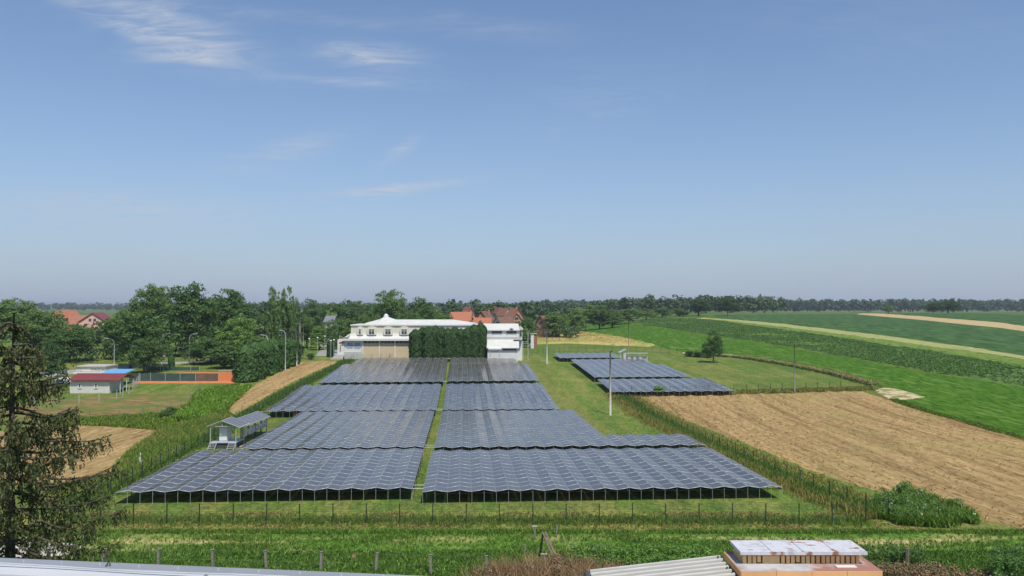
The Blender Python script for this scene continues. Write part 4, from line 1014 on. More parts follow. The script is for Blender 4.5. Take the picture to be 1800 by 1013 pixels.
for i, (x, y, D_) in enumerate(((544, 596, 232), (558.5, 594, 226), (571.5, 591.5, 238), (582, 599.5, 215), (587.3, 598, 217))):
    lab = ['globe lamp by the dark trunk left of the forecourt', 'globe lamp above the pale tree trunk on the forecourt', 'globe lamp in front of the dark wood by the parked car', 'globe lamp left of the pair at the hall porch', 'globe lamp right of the pair at the hall porch'][i]
    X = pxX(x, D_); t = thing('globe_lamp', lab, 'lamp', (X, D_, zf(X, D_)), 'globe lamps on the forecourt'); z = z_at(y, D_)
    m = MB(); m.tube([(X, D_, zf(X, D_) - .2), (X, D_, z - .2)], .06, 6); m.build('column', 'galv', t)
    m = MB(); m.tube([(X, D_, z - .25), (X, D_, z - .15), (X, D_, z), (X, D_, z + .15), (X, D_, z + .25)], [.08, .22, .27, .22, .06], 10); m.build('globe', 'white', t, True)
# dead ivy-clad trunk
p = at(527, 630); dt = thing('dead_tree', 'bare dead grey trunk overgrown with ivy left of the forecourt', 'tree', p)
zt = z_at(558, p.y)
m = MB(); m.tube([(p.x, p.y, p.z - .2), (p.x + .1, p.y, p.z + 4), (p.x - .1, p.y, p.z + 8), (p.x + .15, p.y, zt)], [.45, .36, .28, .14], 8)
for i in range(9):
    z = p.z + 4 + i * .7; a = random.uniform(0, 6.28); m.tube([(p.x, p.y, z), (p.x + math.cos(a) * .9, p.y + math.sin(a) * .9, z + .7)], [.1, .03], 5)
m.build('trunk', 'greypost', dt)
c, rr = np.array([[p.x + random.uniform(-.35, .35), p.y + random.uniform(-.3, .3), p.z + .4 + i * .34] for i in range(20)]), np.full(20, .5)
V, Fl = leaf_cloud(c, rr, 26, .26, seed=5); o = link('ivy', mesh_np('ivy', V - np.array(p), Fl, 'leaf'), dt); o.color = (.7, .75, .7, 1)
# parked car
def car(label, X, Y, yaw):
    z = zf(X, Y) + .1; t = thing('parked_car', label, 'car', (X, Y, z)); xf = Matrix.Translation((X, Y, z)) @ Matrix.Rotation(R(yaw), 4, 'Z')
    prof = [(-2.1, .35), (-2.15, .75), (-1.95, .95), (-1.2, 1.02), (-.65, 1.45), (.75, 1.47), (1.45, 1.0), (2.05, .9), (2.15, .6), (2.1, .35)]
    m = MB(); m.prism([(a, -.83, b) for a, b in prof], (0, 1.66, 0)); m.build('body', 'carpaint', t, xf=xf)
    for s in (-1, 1):
        m = MB(); m.prism([(a, s * .835, b) for a, b in ((-1.05, 1.05), (-.6, 1.38), (.68, 1.4), (1.25, 1.05))], (0, s * .01, 0)); m.build('side_window', 'glassdark', t, xf=xf)
        for x in (-1.35, 1.35):
            m = MB(); m.tube([(x, s * .62, .32), (x, s * .86, .32)], .32, 12); m.build('wheel', 'tyre', t, xf=xf)
    m = MB(); m.prism([(1.42, -.7, 1.06), (.8, -.66, 1.43), (.8, .66, 1.43), (1.42, .7, 1.06)], (.03, 0, .02)); m.build('windscreen', 'glassdark', t, xf=xf)
pc_ = at(571, 612); car('silver car parked on the forecourt under the trees', pc_.x, pc_.y, 8)

# ------------------------------------------------------------------ inverter shelters
def shelter_left():
    zx = zf(-34.2, 86); o = at(363, 793)            # front left stair foot
    D0 = o.y + 1.6; k = D0 / F
    X0, X1 = pxX(371, D0), pxX(417, D0); zb = zf((X0 + X1) / 2, D0)
    zdeck = zb + .75; zroof = z_at(750.5, D0)
    t = thing('inverter_shelter', 'galvanised inverter shelter with white cabinet, steps and panel roof beside left arrays', 'shelter', ((X0 + X1) / 2, D0, zb))
    dep = 3.0
    m = MB(); m.box(X0, X1, D0, D0 + dep, zdeck - .08, zdeck); m.build('deck', 'galv', t)
    m = MB(); m.box(X0 + .5, X1 - .1, D0 + .15, D0 + dep - .1, zb - .3, zdeck - .082); m.build('base', 'darksteel', t)
    for (x, y) in ((X0 + .05, D0 + .05), (X1 - .05, D0 + .05), (X1 - .05, D0 + dep - .05), (X0 + .05, D0 + dep - .05)):
        m = MB(); m.box(x - .045, x + .045, y - .045, y + .045, zb - .2, zroof); m.build('post', 'alu', t)
    m = MB(); m.box(X0, X1, D0 + .01, D0 + .09, zroof + .002, zroof + .08); m.build('tie_beam', 'alu', t)
    xr_ = (X0 + X1) / 2 - .1; zr = z_at(740, D0)
    for s, xa in ((0, X0 - .35), (1, X1 + .55)):
        m = MB(); m.prism([(xa, D0 - .2, zroof - .10 if s else zroof + .02), (xr_, D0 - .2, zr), (xr_, D0 - .2, zr + .06), (xa, D0 - .2, (zroof - .10 if s else zroof + .02) + .06)], (0, dep + .5, 0)); rp = m.build('roof_slope', 'alu' if s else 'galv', t)
        for j in range(3):
            y0 = D0 - .1 + j * (dep + .3) / 3; q0 = Vector((xr_, 0, zr + .062)); q1 = Vector((xa, 0, (zroof - .10 if s else zroof + .02) + .062))
            a, b = q0.lerp(q1, .04), q0.lerp(q1, .96); m = MB(); m.prism([(a.x, y0, a.z + .002), (b.x, y0, b.z + .002), (b.x, y0, b.z + .03), (a.x, y0, a.z + .03)], (0, (dep + .3) / 3 - .06, 0)); m.build('panel', 'solar_glass', rp)
    m = MB(); m.box(xr_ - .03, xr_ + .03, D0, D0 + .06, zroof + .082, zr); m.build('king_post', 'alu', t)
    cx0, cx1 = pxX(387.5, D0 + .7), pxX(401, D0 + .7); zc1 = z_at(751.5, D0 + .7)
    m = MB(); m.box(cx0, cx1, D0 + .7, D0 + 2.2, zdeck + .06, zc1); m.box(cx0 + .05, cx1 - .05, D0 + .75, D0 + 2.15, zdeck + .002, zdeck + .058); cb = m.build('cabinet', 'white', t)
    xm = (cx0 + cx1) / 2
    for a, b in ((cx0 + .02, xm - .012), (xm + .012, cx1 - .02)):
        m = MB(); m.box(a, b, D0 + .67, D0 + .698, zdeck + .12, zc1 - .04); m.build('door', 'white', cb)
    for xa in (X0, X1 - .85):
        st = MB(); st.prism([(xa, D0 - .9, zb - .02), (xa, D0 - .75, zb - .02), (xa, D0, zdeck - .1), (xa, D0, zdeck - .02)], (.04, 0, 0)); st.prism([(xa + .8, D0 - .9, zb - .02), (xa + .8, D0 - .75, zb - .02), (xa + .8, D0, zdeck - .1), (xa + .8, D0, zdeck - .02)], (.04, 0, 0)); so = st.build('stair', 'alu', t)
        for j in range(4):
            m = MB(); y = D0 - .8 + j * .23; m.box(xa + .042, xa + .798, y, y + .2, zb + .12 + j * .175, zb + .15 + j * .175); m.build('tread', 'galv', so)
    # row of string inverters under a long panel roof running back
    y0, y1 = D0 + dep + .3, D0 + dep + 10.5; xa = X1 - .55
    t2 = thing('inverter_rack', 'long rack of grey inverter boxes under a tilted panel roof behind the shelter', 'rack', (xa, y0, zf(xa, y0)))
    zz = lambda y: zf(xa, y)
    for y in np.linspace(y0, y1, 5):
        m = MB(); m.box(xa - .04, xa + .04, y - .04, y + .04, zz(y) - .2, zz(y) + 2.3); m.build('post', 'darksteel', t2)
        m = MB(); m.box(xa - .75, xa - .67, y - .04, y + .04, zz(y) - .2, zz(y) + 2.75); m.build('post', 'darksteel', t2)
    for j in range(6):
        a, b = y0 + (y1 - y0) * j / 6 - .1, y0 + (y1 - y0) * (j + 1) / 6 - .16
        m = MB(); m.prism([(xa - 1.1, a, zz(a) + 2.95), (xa + .6, a, zz(a) + 2.2), (xa + .6, a, zz(a) + 2.25), (xa - 1.1, a, zz(a) + 3.0)], (0, b - a, zz(b) - zz(a))); m.build('roof_panel', 'alu', t2)
        m = MB(); m.prism([(xa - 1.05, a + .04, zz(a) + 2.983), (xa + .55, a + .04, zz(a) + 2.277), (xa + .55, a + .04, zz(a) + 2.285), (xa - 1.05, a + .04, zz(a) + 2.992)], (0, b - a - .08, zz(b) - zz(a))); m.build('roof_glass', 'solar_glass', t2)
        m = MB(); c = (a + b) / 2; m.box(xa + .045, xa + .3, c - .38, c + .38, zz(c) + .95, zz(c) + 1.75); ib = m.build('inverter', 'galv', t2)
        m = MB(); m.box(xa + .302, xa + .32, c - .25, c + .25, zz(c) + 1.1, zz(c) + 1.6); m.build('cover', 'whitemetal', ib)
    m = MB(); m.box(xa - .02, xa + .03, y0, y1, zz(y0) + .85, zz(y0) + .93); m.build('rail', 'galv', t2)
    pl = thing('timber_plank', 'pale timber plank lying beside the inverter rack', 'plank', (X1 + .9, D0 + 3, zf(X1 + .9, D0 + 3)))
    m = MB(); m.prism([(X1 + .35, D0 + .2, zf(X1, D0) + .12), (X1 + .8, D0 + .2, zf(X1, D0) + .12), (X1 + .8, D0 + .2, zf(X1, D0) + .24), (X1 + .35, D0 + .2, zf(X1, D0) + .24)], (.5, 8.5, -.05)); m.build('board', 'cream', pl)
shelter_left()
def shelter_right():
    D0 = 203.0; X0, X1 = pxX(1092, D0), pxX(1137, D0); zb = zf(X0, D0); t = thing('inverter_rack', 'grey inverter rack with flat roof and white cabinet at the right array group', 'rack', (X0, D0, zb))
    zt = z_at(621.5, D0)
    for x in (1101, 1110, 1119.5, 1128.5, 1136.5):
        m = MB(); m.box(pxX(x, D0) - .05, pxX(x, D0) + .05, D0, D0 + .1, zb - .2, zt); m.build('post', 'galv', t)
    m = MB(); m.box(pxX(1100, D0), pxX(1138, D0), D0 - .6, D0 + 1.1, zt + .002, zt + .1); m.build('roof', 'galv', t)
    for x in (1105.5, 1115, 1125):
        m = MB(); m.box(pxX(x - 2.7, D0), pxX(x + 2.7, D0), D0 - .2, D0 - .004, z_at(634, D0), z_at(628, D0)); m.build('inverter', 'whitemetal', t)
    m = MB(); m.box(pxX(1100, D0), pxX(1138, D0), D0 + .105, D0 + .14, z_at(636, D0), z_at(627, D0)); m.build('backboard', 'galv', t)
    m = MB(); m.box(pxX(1095.5, D0 - 1), pxX(1100, D0 - 1), D0 - 1, D0 + .6, zb - .1, z_at(621, D0 - 1)); m.build('cabinet', 'whitemetal', t)
    m = MB(); m.prism([(pxX(1087, D0), D0 - 1.3, z_at(619.5, D0)), (pxX(1099, D0), D0 - 1.3, z_at(613.5, D0)), (pxX(1099.5, D0), D0 - 1.3, z_at(614.2, D0)), (pxX(1087, D0), D0 - 1.3, z_at(620.3, D0))], (0, 2.6, 0)); m.build('tilted_panel', 'galv', t)
    m = MB(); m.tube([(pxX(1089.5, D0), D0 - 1, zb), (pxX(1089.5, D0), D0 - 1, z_at(619.3, D0))], .07, 6); m.build('pole', 'white', t)
shelter_right()
# red transformer pillars under the third array
for (x, lab) in ((461, 'reddish brick pillar under the left end of the third array'), (518, 'reddish brick pillar under the third array near the second one')):
    p = at(x, 733); t = thing('brick_pillar', lab, 'pillar', p)
    m = MB(); m.box(p.x - .22, p.x + .22, p.y - .2, p.y + .2, p.z - .2, p.z + .75); m.box(p.x - .27, p.x + .27, p.y - .25, p.y + .25, p.z + .752, p.z + .82); m.build('shaft', 'brick', t)
p = at(247, 822); t = thing('marker_post', 'short leaning concrete post with a little white cap at the left fence', 'post', p)
m = MB(); m.tube([(p.x + .1, p.y, p.z - .2), (p.x - .1, p.y, p.z + 1.05)], [.14, .12], 8); m.build('shaft', 'concrete', t)
m = MB(); m.tube([(p.x - .03, p.y, p.z + 1.3), (p.x - .03, p.y, p.z + 1.5)], [.06, .05], 6); m.tube([(p.x - .03, p.y, p.z + 1.0), (p.x - .03, p.y, p.z + 1.3)], .02, 5); m.build('cap', 'white', t)

# ------------------------------------------------------------------ trees
G1 = 'trees along the road on the left'; G2 = 'trees of the wood behind the hall'; G3 = 'trees right of the village'
DK, MD, LT, PALE = (.90, .98, .95), (1.25, 1.25, 1.2), (1.45, 1.5, 1.15), (2.1, 1.95, 1.8)
for a in [('broad tree at the far left edge behind the spruce', 28, 524, 125, 232, 'broad', 0, MD, G1),
          ('leafy tree left of the orange brown roofs', 62, 541, 90, 214, 'broad', 1, MD, G1),
          ('wide dark tree in front of the pink house', 122, 571, 92, 206, 'broad', 2, DK, G1),
          ('dark round crowned tree on thin trunk left of the cabin', 91, 598, 62, 157, 'round', 0, (.55, .65, .65), G1),
          ('dense tree right of the pink house', 212, 566, 56, 214, 'round', 1, MD, G1),
          ('big dark tree overhanging the blue canopy', 232, 543, 118, 190, 'broad', 3, DK, G1),
          ('tree bending over the tennis windscreen', 255, 590, 66, 180, 'broad', 4, DK, G1),
          ('tallest tree of the left group, left half', 266, 497, 92, 232, 'broad', 1, MD, G1),
          ('tallest tree of the left group with thick dark trunk', 330, 496, 112, 222, 'broad', 0, (.85, .95, .9), G1),
          ('broad tree right of the tallest pair', 398, 505, 98, 236, 'broad', 2, (.85, .95, 1), G1),
          ('light green tree above the clipped hedge', 420, 552, 84, 206, 'broad', 4, LT, G1),
          ('dark shrubby tree between lamp and clipped hedge', 372, 592, 78, 200, 'broad', 3, DK, G1),
          ('low dark tree behind the rear tennis screen', 395, 606, 60, 190, 'bush', 0, DK, G1),
          ('light green tree behind the left end of the hedge', 452, 590, 50, 205, 'broad', 1, (1.2, 1.25, 1), G1),
          ('tall airy poplar above the clipped hedge, left crown', 481, 503, 36, 240, 'poplar', 0, (1.4, 1.35, 1.3), G1),
          ('tall airy poplar above the clipped hedge, right crown', 505, 502, 34, 243, 'poplar', 1, (1.4, 1.35, 1.3), G1),
          ('lower half hidden tree left of the poplar', 466, 545, 46, 250, 'airy', 0, (1.1, 1.1, 1), G1),
          ('dark tree behind the poplar', 520, 546, 50, 256, 'broad', 2, DK, G2),
          ('dark tree top right of the poplar', 548, 524, 46, 330, 'broad', 0, DK, G2),
          ('green tree behind the pale masts', 540, 552, 44, 262, 'broad', 4, MD, G2),
          ('wood tree above the grey roof', 584, 531, 60, 350, 'broad', 1, DK, G2),
          ('wood tree left of centre of the skyline', 618, 529, 56, 345, 'broad', 3, DK, G2),
          ('wood tree behind the hall dormer', 650, 531, 52, 350, 'broad', 2, DK, G2),
          ('pale willow like tree above the grey roof', 583, 541, 26, 310, 'round', 1, PALE, G2),
          ('dark tree standing before the grey roofed house', 577, 567, 30, 276, 'round', 0, DK, G2),
          ('bright green tree behind the forecourt', 562, 572, 42, 250, 'broad', 0, LT, G2),
          ('dark round tree beside the hall porch', 587, 585, 24, 236, 'round', 0, DK, G2),
          ('tree between bright tree and hall', 607, 556, 50, 252, 'broad', 4, MD, G2),
          ('tree touching the left end of the hall roof', 640, 552, 44, 262, 'broad', 1, (1.2, 1.2, 1), G2),
          ('highest tree behind the hall roof', 690, 508, 68, 290, 'broad', 3, MD, G2),
          ('dark tree right of the highest one behind the hall', 738, 522, 62, 296, 'broad', 0, DK, G2),
          ('tree below the highest one behind the hall', 712, 548, 70, 268, 'broad', 2, (.8, .9, .9), G2),
          ('light green trees edge left of the orange roof', 776, 541, 46, 300, 'round', 1, (1.2, 1.3, 1), G2),
          ('small tree among the village roofs', 872, 566, 22, 296, 'round', 0, MD, G3),
          ('dark tree in front of the brick gables', 906, 559, 24, 310, 'round', 1, DK, G3),
          ('tree left of the lone brown roofed house', 928, 556, 30, 318, 'broad', 1, DK, G3),
          ('bushy tree right of the wing roof', 922, 572, 30, 262, 'bush', 1, MD, G3),
          ('broad tree right of the lone brown roofed house', 980, 547, 56, 330, 'broad', 2, MD, G3),
          ('lighter tree at the start of the field edge wood', 1010, 541, 50, 360, 'broad', 0, MD, G3),
          ('pale leaved tree in the field edge wood', 1030, 532, 48, 400, 'round', 1, (1.5, 1.5, 1.4), G3),
          ('dark tree in the middle of the field edge wood', 1054, 536, 52, 400, 'broad', 3, DK, G3),
          ('tree with low crown at the meadow corner', 1076, 545, 46, 400, 'broad', 4, DK, G3),
          ('rounded tree further along the field edge wood', 1106, 542, 52, 430, 'broad', 1, MD, G3),
          ('small rounded tree before the far wood', 1136, 542, 42, 455, 'round', 0, MD, G3),
          ('last tree of the field edge wood', 1164, 541, 40, 480, 'broad', 2, DK, G3),
          ('low tree left of the dark pair on the ridge', 1194, 541, 34, 490, 'bush', 0, DK, G3),
          ('dark tree of the pair on the ridge, left', 1228, 525, 46, 500, 'broad', 4, (.5, .6, .62), G3),
          ('dark tree of the pair on the ridge, right', 1279, 519, 40, 500, 'round', 1, (.5, .6, .62), G3),
          ('small tree standing alone before the far wood on the right', 1561, 534, 18, 620, 'round', 0, MD, G3),
          ('left of the dark clump trees on the far right ridge', 1640, 531, 40, 600, 'broad', 1, (.6, .7, .7), G3),
          ('right of the dark clump trees on the far right ridge', 1666, 527, 40, 600, 'broad', 3, (.6, .7, .7), G3)]:
    tree_px(*a[:8], group=a[8])
lt = at(1254, 638); plant('tree', 'lone small tree casting shade on the fenced lawn', 'tree', lt.x, lt.y, 5.4, z_at(580, lt.y) - lt.z, 'round', 2, (.75, .85, .8))
for (lab, x, y, w, h, tint) in [('dark rounded bush in the weedy meadow left of the fence', 299, 736, 2.9, 1.9, DK), ('bright green bush at the fence before the right array group', 1157, 696, 3.2, 1.9, (1.5, 1.7, 1.2)),
                                ('low bush row end by the far lawn fence, left', 1212, 627, 4, 1.8, (1, 1.1, 1)), ('low bush by the far lawn fence', 1228, 628, 4.5, 1.9, MD), ('shrub under the lone tree at the far lawn fence', 1246, 629, 3.6, 1.5, MD)]:
    p = at(x, y); plant('bush', lab, 'bush', p.x, p.y, w, h, 'bush', 2, tint)
# clipped hedge conifers on the left
gl = 'clipped conifers along the stubble strip'
hl = [(430, 672, 608, 38), (446, 667, 603, 34), (462, 661, 600, 32), (478, 655, 597, 30), (492, 650, 596, 28), (504, 646, 597, 26), (514, 642, 598, 22)]
for i, (x, yb, yt, w) in enumerate(hl):
    p = at(x, yb); lab = 'dense clipped conifer, %s in the left hedge' % ['leftmost', 'second from the left', 'third from the left', 'middle one', 'third from the right', 'second from the right', 'rightmost'][i]
    thuja(lab, p.x, p.y + .8, w * 1.2 / F * p.y, z_at(yt, p.y) - p.z, i, (1.25, 1.25, 1.1), gl, 'hedge_conifer')
gh = 'tall thujas hiding the hall'; tops = [580, 577, 575, 574, 577, 578, 576, 579, 577, 572, 569]
ords = ['leftmost', 'second from the left', 'third from the left', 'fourth from the left', 'fifth from the left', 'middle', 'fifth from the right', 'fourth from the right', 'third from the right', 'second from the right', 'rightmost']
for i in range(11):
    x = 731 + i * 11.4; Dh = 207.5; X = pxX(x, Dh)
    thuja('tall dark thuja in front of the white hall, %s of the row' % ords[i], X, Dh + random.uniform(-.7, .5), random.uniform(21, 27) / F * Dh, z_at(tops[i], Dh) - z_at(629, Dh), i + 1, (.85, .9, .9), gh, z=z_at(629, Dh))
p = at(545, 632); plant('clipped_shrub', 'round clipped shrub on the lawn before the forecourt', 'bush', p.x, p.y, 2.4, 1.7, 'bush', 0, (.6, .75, .7))
p = at(301, 650); thuja('small upright conifer beside the notice board', p.x, p.y, 1.6, 3.4, 2, (1.2, 1.3, 1))
p = at(581, 628); thuja('dark upright conifer at the hall porch lamps', p.x, p.y, 2.1, 4.4, 1, (.8, .9, .9))

# far woods (read as one mass)
def wood(name, label, line, rows, gap, hgt, wid, seed, tint, leafs=62, ls=2.6):
    g = np.random.default_rng(seed); Cs = []; Rs = []
    pts = [Vector(p) for p in line]
    for r_ in range(rows):
        for a, b in zip(pts[:-1], pts[1:]):
            n = max(1, int((b - a).length / gap))
            for i in range(n):
                q = a.lerp(b, (i + g.random()) / n); x = q.x + g.normal() * 3; y = q.y + r_ * wid * .8 + g.normal() * 3
                h = hgt * g.uniform(.72, 1.08); z0 = zf(x, y)
                for k in range(5):
                    Cs.append((x + g.normal() * wid * .22, y + g.normal() * wid * .2, z0 + h * g.uniform(.25, .86))); Rs.append(wid * g.uniform(.24, .40))
    V, Fl = leaf_cloud(np.array(Cs), np.array(Rs), int(leafs / 5), ls, seed=seed, squash=.9)
    o = link(name, mesh_np(name, V, Fl, 'leaf_far')); o.color = (*tint, 1)
    return tag(o, label, 'wood', kind='stuff')
wood('far_wood', 'long dark wood along the horizon on the right', [(30, 1180), (250, 1230), (500, 1240), (760, 1250), (1200, 1300)], 5, 5.5, 22, 11, 3, (.85, .9, .95), 80, 3.2)
wood('middle_wood', 'wooded rise behind the village and field edge trees', [(-60, 640), (20, 620), (90, 600), (160, 640), (240, 700)], 4, 7, 15, 9, 4, (1, 1.02, 1.02), 100, 2.0)
wood('hall_wood', 'dense wood closing the view behind the hall', [(-190, 420), (-130, 410), (-70, 405), (-20, 420), (20, 440)], 4, 6, 16, 8, 5, (1, 1.05, .95), 120, 1.6)
wood('left_plain_wood', 'far blue green wood on the plain at the left', [(-2600, 2300), (-1800, 2200), (-1000, 2250), (-300, 2200), (300, 1900)], 3, 11, 22, 16, 6, (.9, .95, 1), 60, 5.0)
wood('road_thicket', 'undergrowth filling in under the left roadside trees', [(-170, 246), (-130, 244), (-95, 250), (-72, 256)], 3, 4, 9, 6, 8, (.9, 1, .95), 110, .9)
wood('roadside_shrubs', 'dark shrubs under the roadside trees at the far left', [(-150, 196), (-125, 198), (-108, 205), (-98, 214), (-88, 222)], 2, 2.6, 4.5, 4, 18, (.8, .9, .85), 130, .62)
wood('court_shrubs', 'shrubs behind the far end of the clay court', [(-83, 205), (-74, 206), (-66, 207), (-58, 214)], 2, 2.4, 4.2, 4, 19, (.85, .95, .85), 130, .6)
wood('village_thicket', 'garden shrubs between the village houses', [(-16, 300), (0, 330), (12, 345), (24, 310)], 3, 5, 5.5, 5, 9, (1.1, 1.15, 1), 90, .8)

# ------------------------------------------------------------------ grass, weeds, crops
VERGE = [(-36, 46.2), (40, 46.2), (40, 58.2), (-36, 58.2)]
def verge_d(x, y):
    b = np.where((y > 52.8) & (y < 57.4), .10 + .5 * np.clip((fbm(x * .2, y * .8, 76) - .5) * 5, 0, 1), 1.0); return b * np.clip(fbm(x * .35, y * .5, 71) * 2.2 - .35, .12, 1)
tufts('verge_grass', scatter(VERGE, 52000, 1, verge_d), 'lush green grass and nettles on the verge before the front fence', 'grassblade', (.12, .34), 5, .026, .8, (1.15, 1.15, 1))
tufts('verge_herbs', scatter([(-36, 46.2), (40, 46.2), (40, 53), (-36, 53)], 9000, 2, lambda x, y: np.clip(fbm(x * .3, y * .3, 72) * 2.4 - .6, .05, 1)), 'broad leaved green herbs along the bottom of the verge', 'weed', (.14, .38), 6, .055, 1.2, (.9, 1.05, .9))
tufts('fence_grass', strip_pts([(-34, 60.0), (27, 60.0)], 1.7, 5200, 3, -1.0), 'longer grass at the foot of the front fence', 'grassblade', (.12, .42), 6, .024, .6, (1.15, 1.0, .9))
tufts('dry_grass', scatter([(-34, 58), (30, 58), (30, 64), (-34, 64)], 5000, 4, lambda x, y: np.clip(fbm(x * .4, y * .6, 73) * 3 - 1.1, 0, 1)), 'thin yellow grass between front fence and arrays', 'drygrass', (.06, .16), 5, .05, .9)
tufts('right_fence_weeds', strip_pts(L3, 1.3, 12000, 5, .3), 'tall weeds growing along the right array fence', 'weed', (.2, .75), 6, .040, .7, (.9, .95, .8))
tufts('right_fence_straw', strip_pts(L3, 1.4, 3500, 6, 1.3), 'yellow grass fringe beside the stubble field fence', 'drygrass', (.3, .85), 6, .028, .6, (.9, 1.0, .7))
tufts('left_fence_weeds', strip_pts(L2, 1.6, 6000, 7, -.9), 'green weeds growing along the left array fence', 'weed', (.2, .7), 6, .045, .7, (.9, .95, .8))
BANK = world_poly([(170, 888), (195, 868), (300, 806), (365, 765), (410, 735), (395, 726), (350, 742), (300, 752), (285, 760), (240, 790), (212, 815), (195, 845), (150, 850), (120, 880)])
tufts('bank_weeds', scatter(BANK, 22000, 8), 'tall green weeds on the bank left of the array fence', 'weed', (.25, .8), 6, .05, .9, (1.35, 1.2, 1))
tufts('bank_straw', scatter(BANK, 5000, 38, lambda x, y: np.clip(fbm(x * .25, y * .25, 74) * 3 - 1.2, 0, 1)), 'yellow dry stalks mixed into the weedy bank', 'drygrass', (.4, 1.0), 6, .035, .7, (.85, 1, .7))
BANK2 = world_poly([(300, 742), (345, 716), (350, 692), (418, 686), (440, 680), (420, 700), (395, 722), (350, 740)])
tufts('vine_thicket', scatter(BANK2, 7000, 9), 'bright green creeper thicket below the clipped hedge', 'weed', (.3, 1.0), 8, .12, 1.3, (1.5, 1.5, 1))
tufts('meadow_grass', scatter(world_poly([(80, 760), (120, 738), (300, 728), (330, 712), (345, 690), (420, 676), (420, 686), (360, 700), (320, 735), (285, 757), (150, 748)]), 7000, 10), 'yellow green grass around the brown meadow', 'weed', (.2, .6), 6, .10, .6, (1.5, 1.25, 1))
tufts('lawn_edge_weeds', strip_pts(L5, .7, 700, 11, 0), 'dark weeds along the far lawn fence', 'weed', (.2, .7), 5, .10, .5, (.55, .65, .7))
tufts('lane_grass', strip_pts([(p[0] + 1.8, p[1] + 2.2) for p in L5], 1.6, 2600, 12), 'pale dry grass strip behind the far lawn fence', 'drygrass', (.2, .5), 6, .16, .6, (1.2, 1.25, 1.2))
tufts('stubble_edge_grass', strip_pts(fpx([(1090, 697), (1200, 694), (1300, 692), (1480, 686), (1535, 684)]), 1.6, 3600, 13), 'mixed yellow grass along the upper edge of the stubble', 'drygrass', (.25, .7), 6, .09, .6, (.75, .95, .6))
tufts('field_margin', strip_pts(fpx([(1568, 703), (1640, 727), (1720, 749), (1812, 777)]), .9, 1800, 33), 'ragged grass margin between stubble and bright meadow', 'weed', (.15, .45), 5, .06, .8, (1.1, 1.0, .7))
tufts('stubble_margin', strip_pts([(p[0] + 2.6, p[1]) for p in L3], 1.6, 3600, 34), 'thin yellow green margin between fence weeds and stubble', 'drygrass', (.12, .4), 5, .04, .9, (.8, 1.0, .6))
tufts('wheat_ears', scatter(world_poly([(930, 605), (1000, 603), (1070, 606), (1145, 609), (1110, 598), (1060, 589), (985, 580), (940, 578)]), 9000, 14), 'ripe wheat ears standing in the field behind the hall', 'drygrass', (.5, .75), 5, .16, .4, (1.15, 1.05, .95), 'wheat')
tufts('bean_leaves', scatter(P_BEAN, 34000, 15, lambda x, y: np.clip(1.5 - y / 420, .15, 1) * np.clip(fbm(x * .06, y * .06, 81) * 3 - .7, .1, 1)), 'leafy bean plants covering the dark crop field', 'cropleaf', (.2, .42), 4, .19, 1.8, (1.25, 1.25, 1.1), 'crop', .2)
gsp = scatter(POLY_STUBBLE, 60000, 91); gq = windrow(gsp[:, 0], gsp[:, 1]); gsp = gsp[np.random.default_rng(5).random(len(gsp)) < np.clip((gq - .10) * 5, .03, 1)]
tufts('loose_straw', gsp[:26000], 'loose straw lying in windrows on the stubble field', 'drygrass', (.06, .16), 4, .05, 3.0, (.95, .84, .76), 'straw', .14)
WC = world_poly([(1540, 905), (1545, 880), (1590, 868), (1650, 885), (1700, 905), (1720, 922), (1660, 930), (1580, 925)])
tufts('tall_weeds', scatter(WC, 1500, 17, lambda x, y: np.clip(fbm(x * .5, y * .5, 75) * 3.2 - 1.1, .05, 1)), 'tall flowering weeds at the corner of the right fence', 'weed', (.3, .95), 9, .04, 1.0, (1.1, 1.1, .9))

def _dens(poly, n, seed):
    return scatter(poly, n, seed, lambda x, y: np.clip(fbm(x * .35, y * .35, seed) * 3.4 - 1.2, .06, 1))
def thicket(name, label, poly, n, h, mat, tint, per=40, leaf=.11, seed=1, cat='thicket', r=(.25, .5)):
    g = np.random.default_rng(seed); p = _dens(poly, n, seed); z = zg(p[:, 0], p[:, 1]) + g.uniform(.1, h, len(p))
    V, Fl = leaf_cloud(np.concatenate([p, z[:, None]], 1), g.uniform(r[0], r[1], len(p)), per, leaf, jit=.8, seed=seed); o = link(name, mesh_np(name, V, Fl, mat)); o.color = (*tint, 1)
    return tag(o, label, cat, kind='stuff')
thicket('bramble_thicket', 'brown dry bramble thicket at the bottom centre', [(-2.2, 46.3), (6, 45.6), (6.5, 47.6), (2.6, 49.4), (0, 48.6)], 170, 1.0, 'bramble', (1, 1, 1), 60, .10, 21)
tufts('bramble_stems', scatter([(-3, 46.3), (7, 45.6), (7, 48), (2.6, 49.8), (-1, 49)], 1300, 22), 'thin dry stems sticking out of the brambles', 'bramble', (.5, 1.35), 5, .014, 1.2, (1.3, 1.2, 1.1), 'stems')
thicket('ivy_bank', 'dense green ivy bank in front of the bramble', [(3.5, 49.4), (12, 48.6), (13, 52), (4, 52.4)], 170, .8, 'leaf', (1.3, 1.5, 1), 50, .14, 23)
thicket('corner_brambles', 'dark green bramble bushes in the lower right corner', [(26.5, 45.5), (40, 45.5), (40, 51.0), (31, 50.5)], 420, 1.7, 'leaf', (1.0, 1.15, 1), 60, .15, 24)
thicket('corner_twigs', 'brown twiggy brush beside the roof vent at the right', [(20, 45.8), (28, 45.8), (28, 47.8), (21, 48.4)], 170, .8, 'bramble', (1, .95, .9), 50, .10, 25)
thicket('weed_corner', 'leafy clump of tall weeds at the right fence corner', WC, 150, 1.0, 'leaf', (1.15, 1.25, 1), 60, .14, 26, r=(.25, .6))
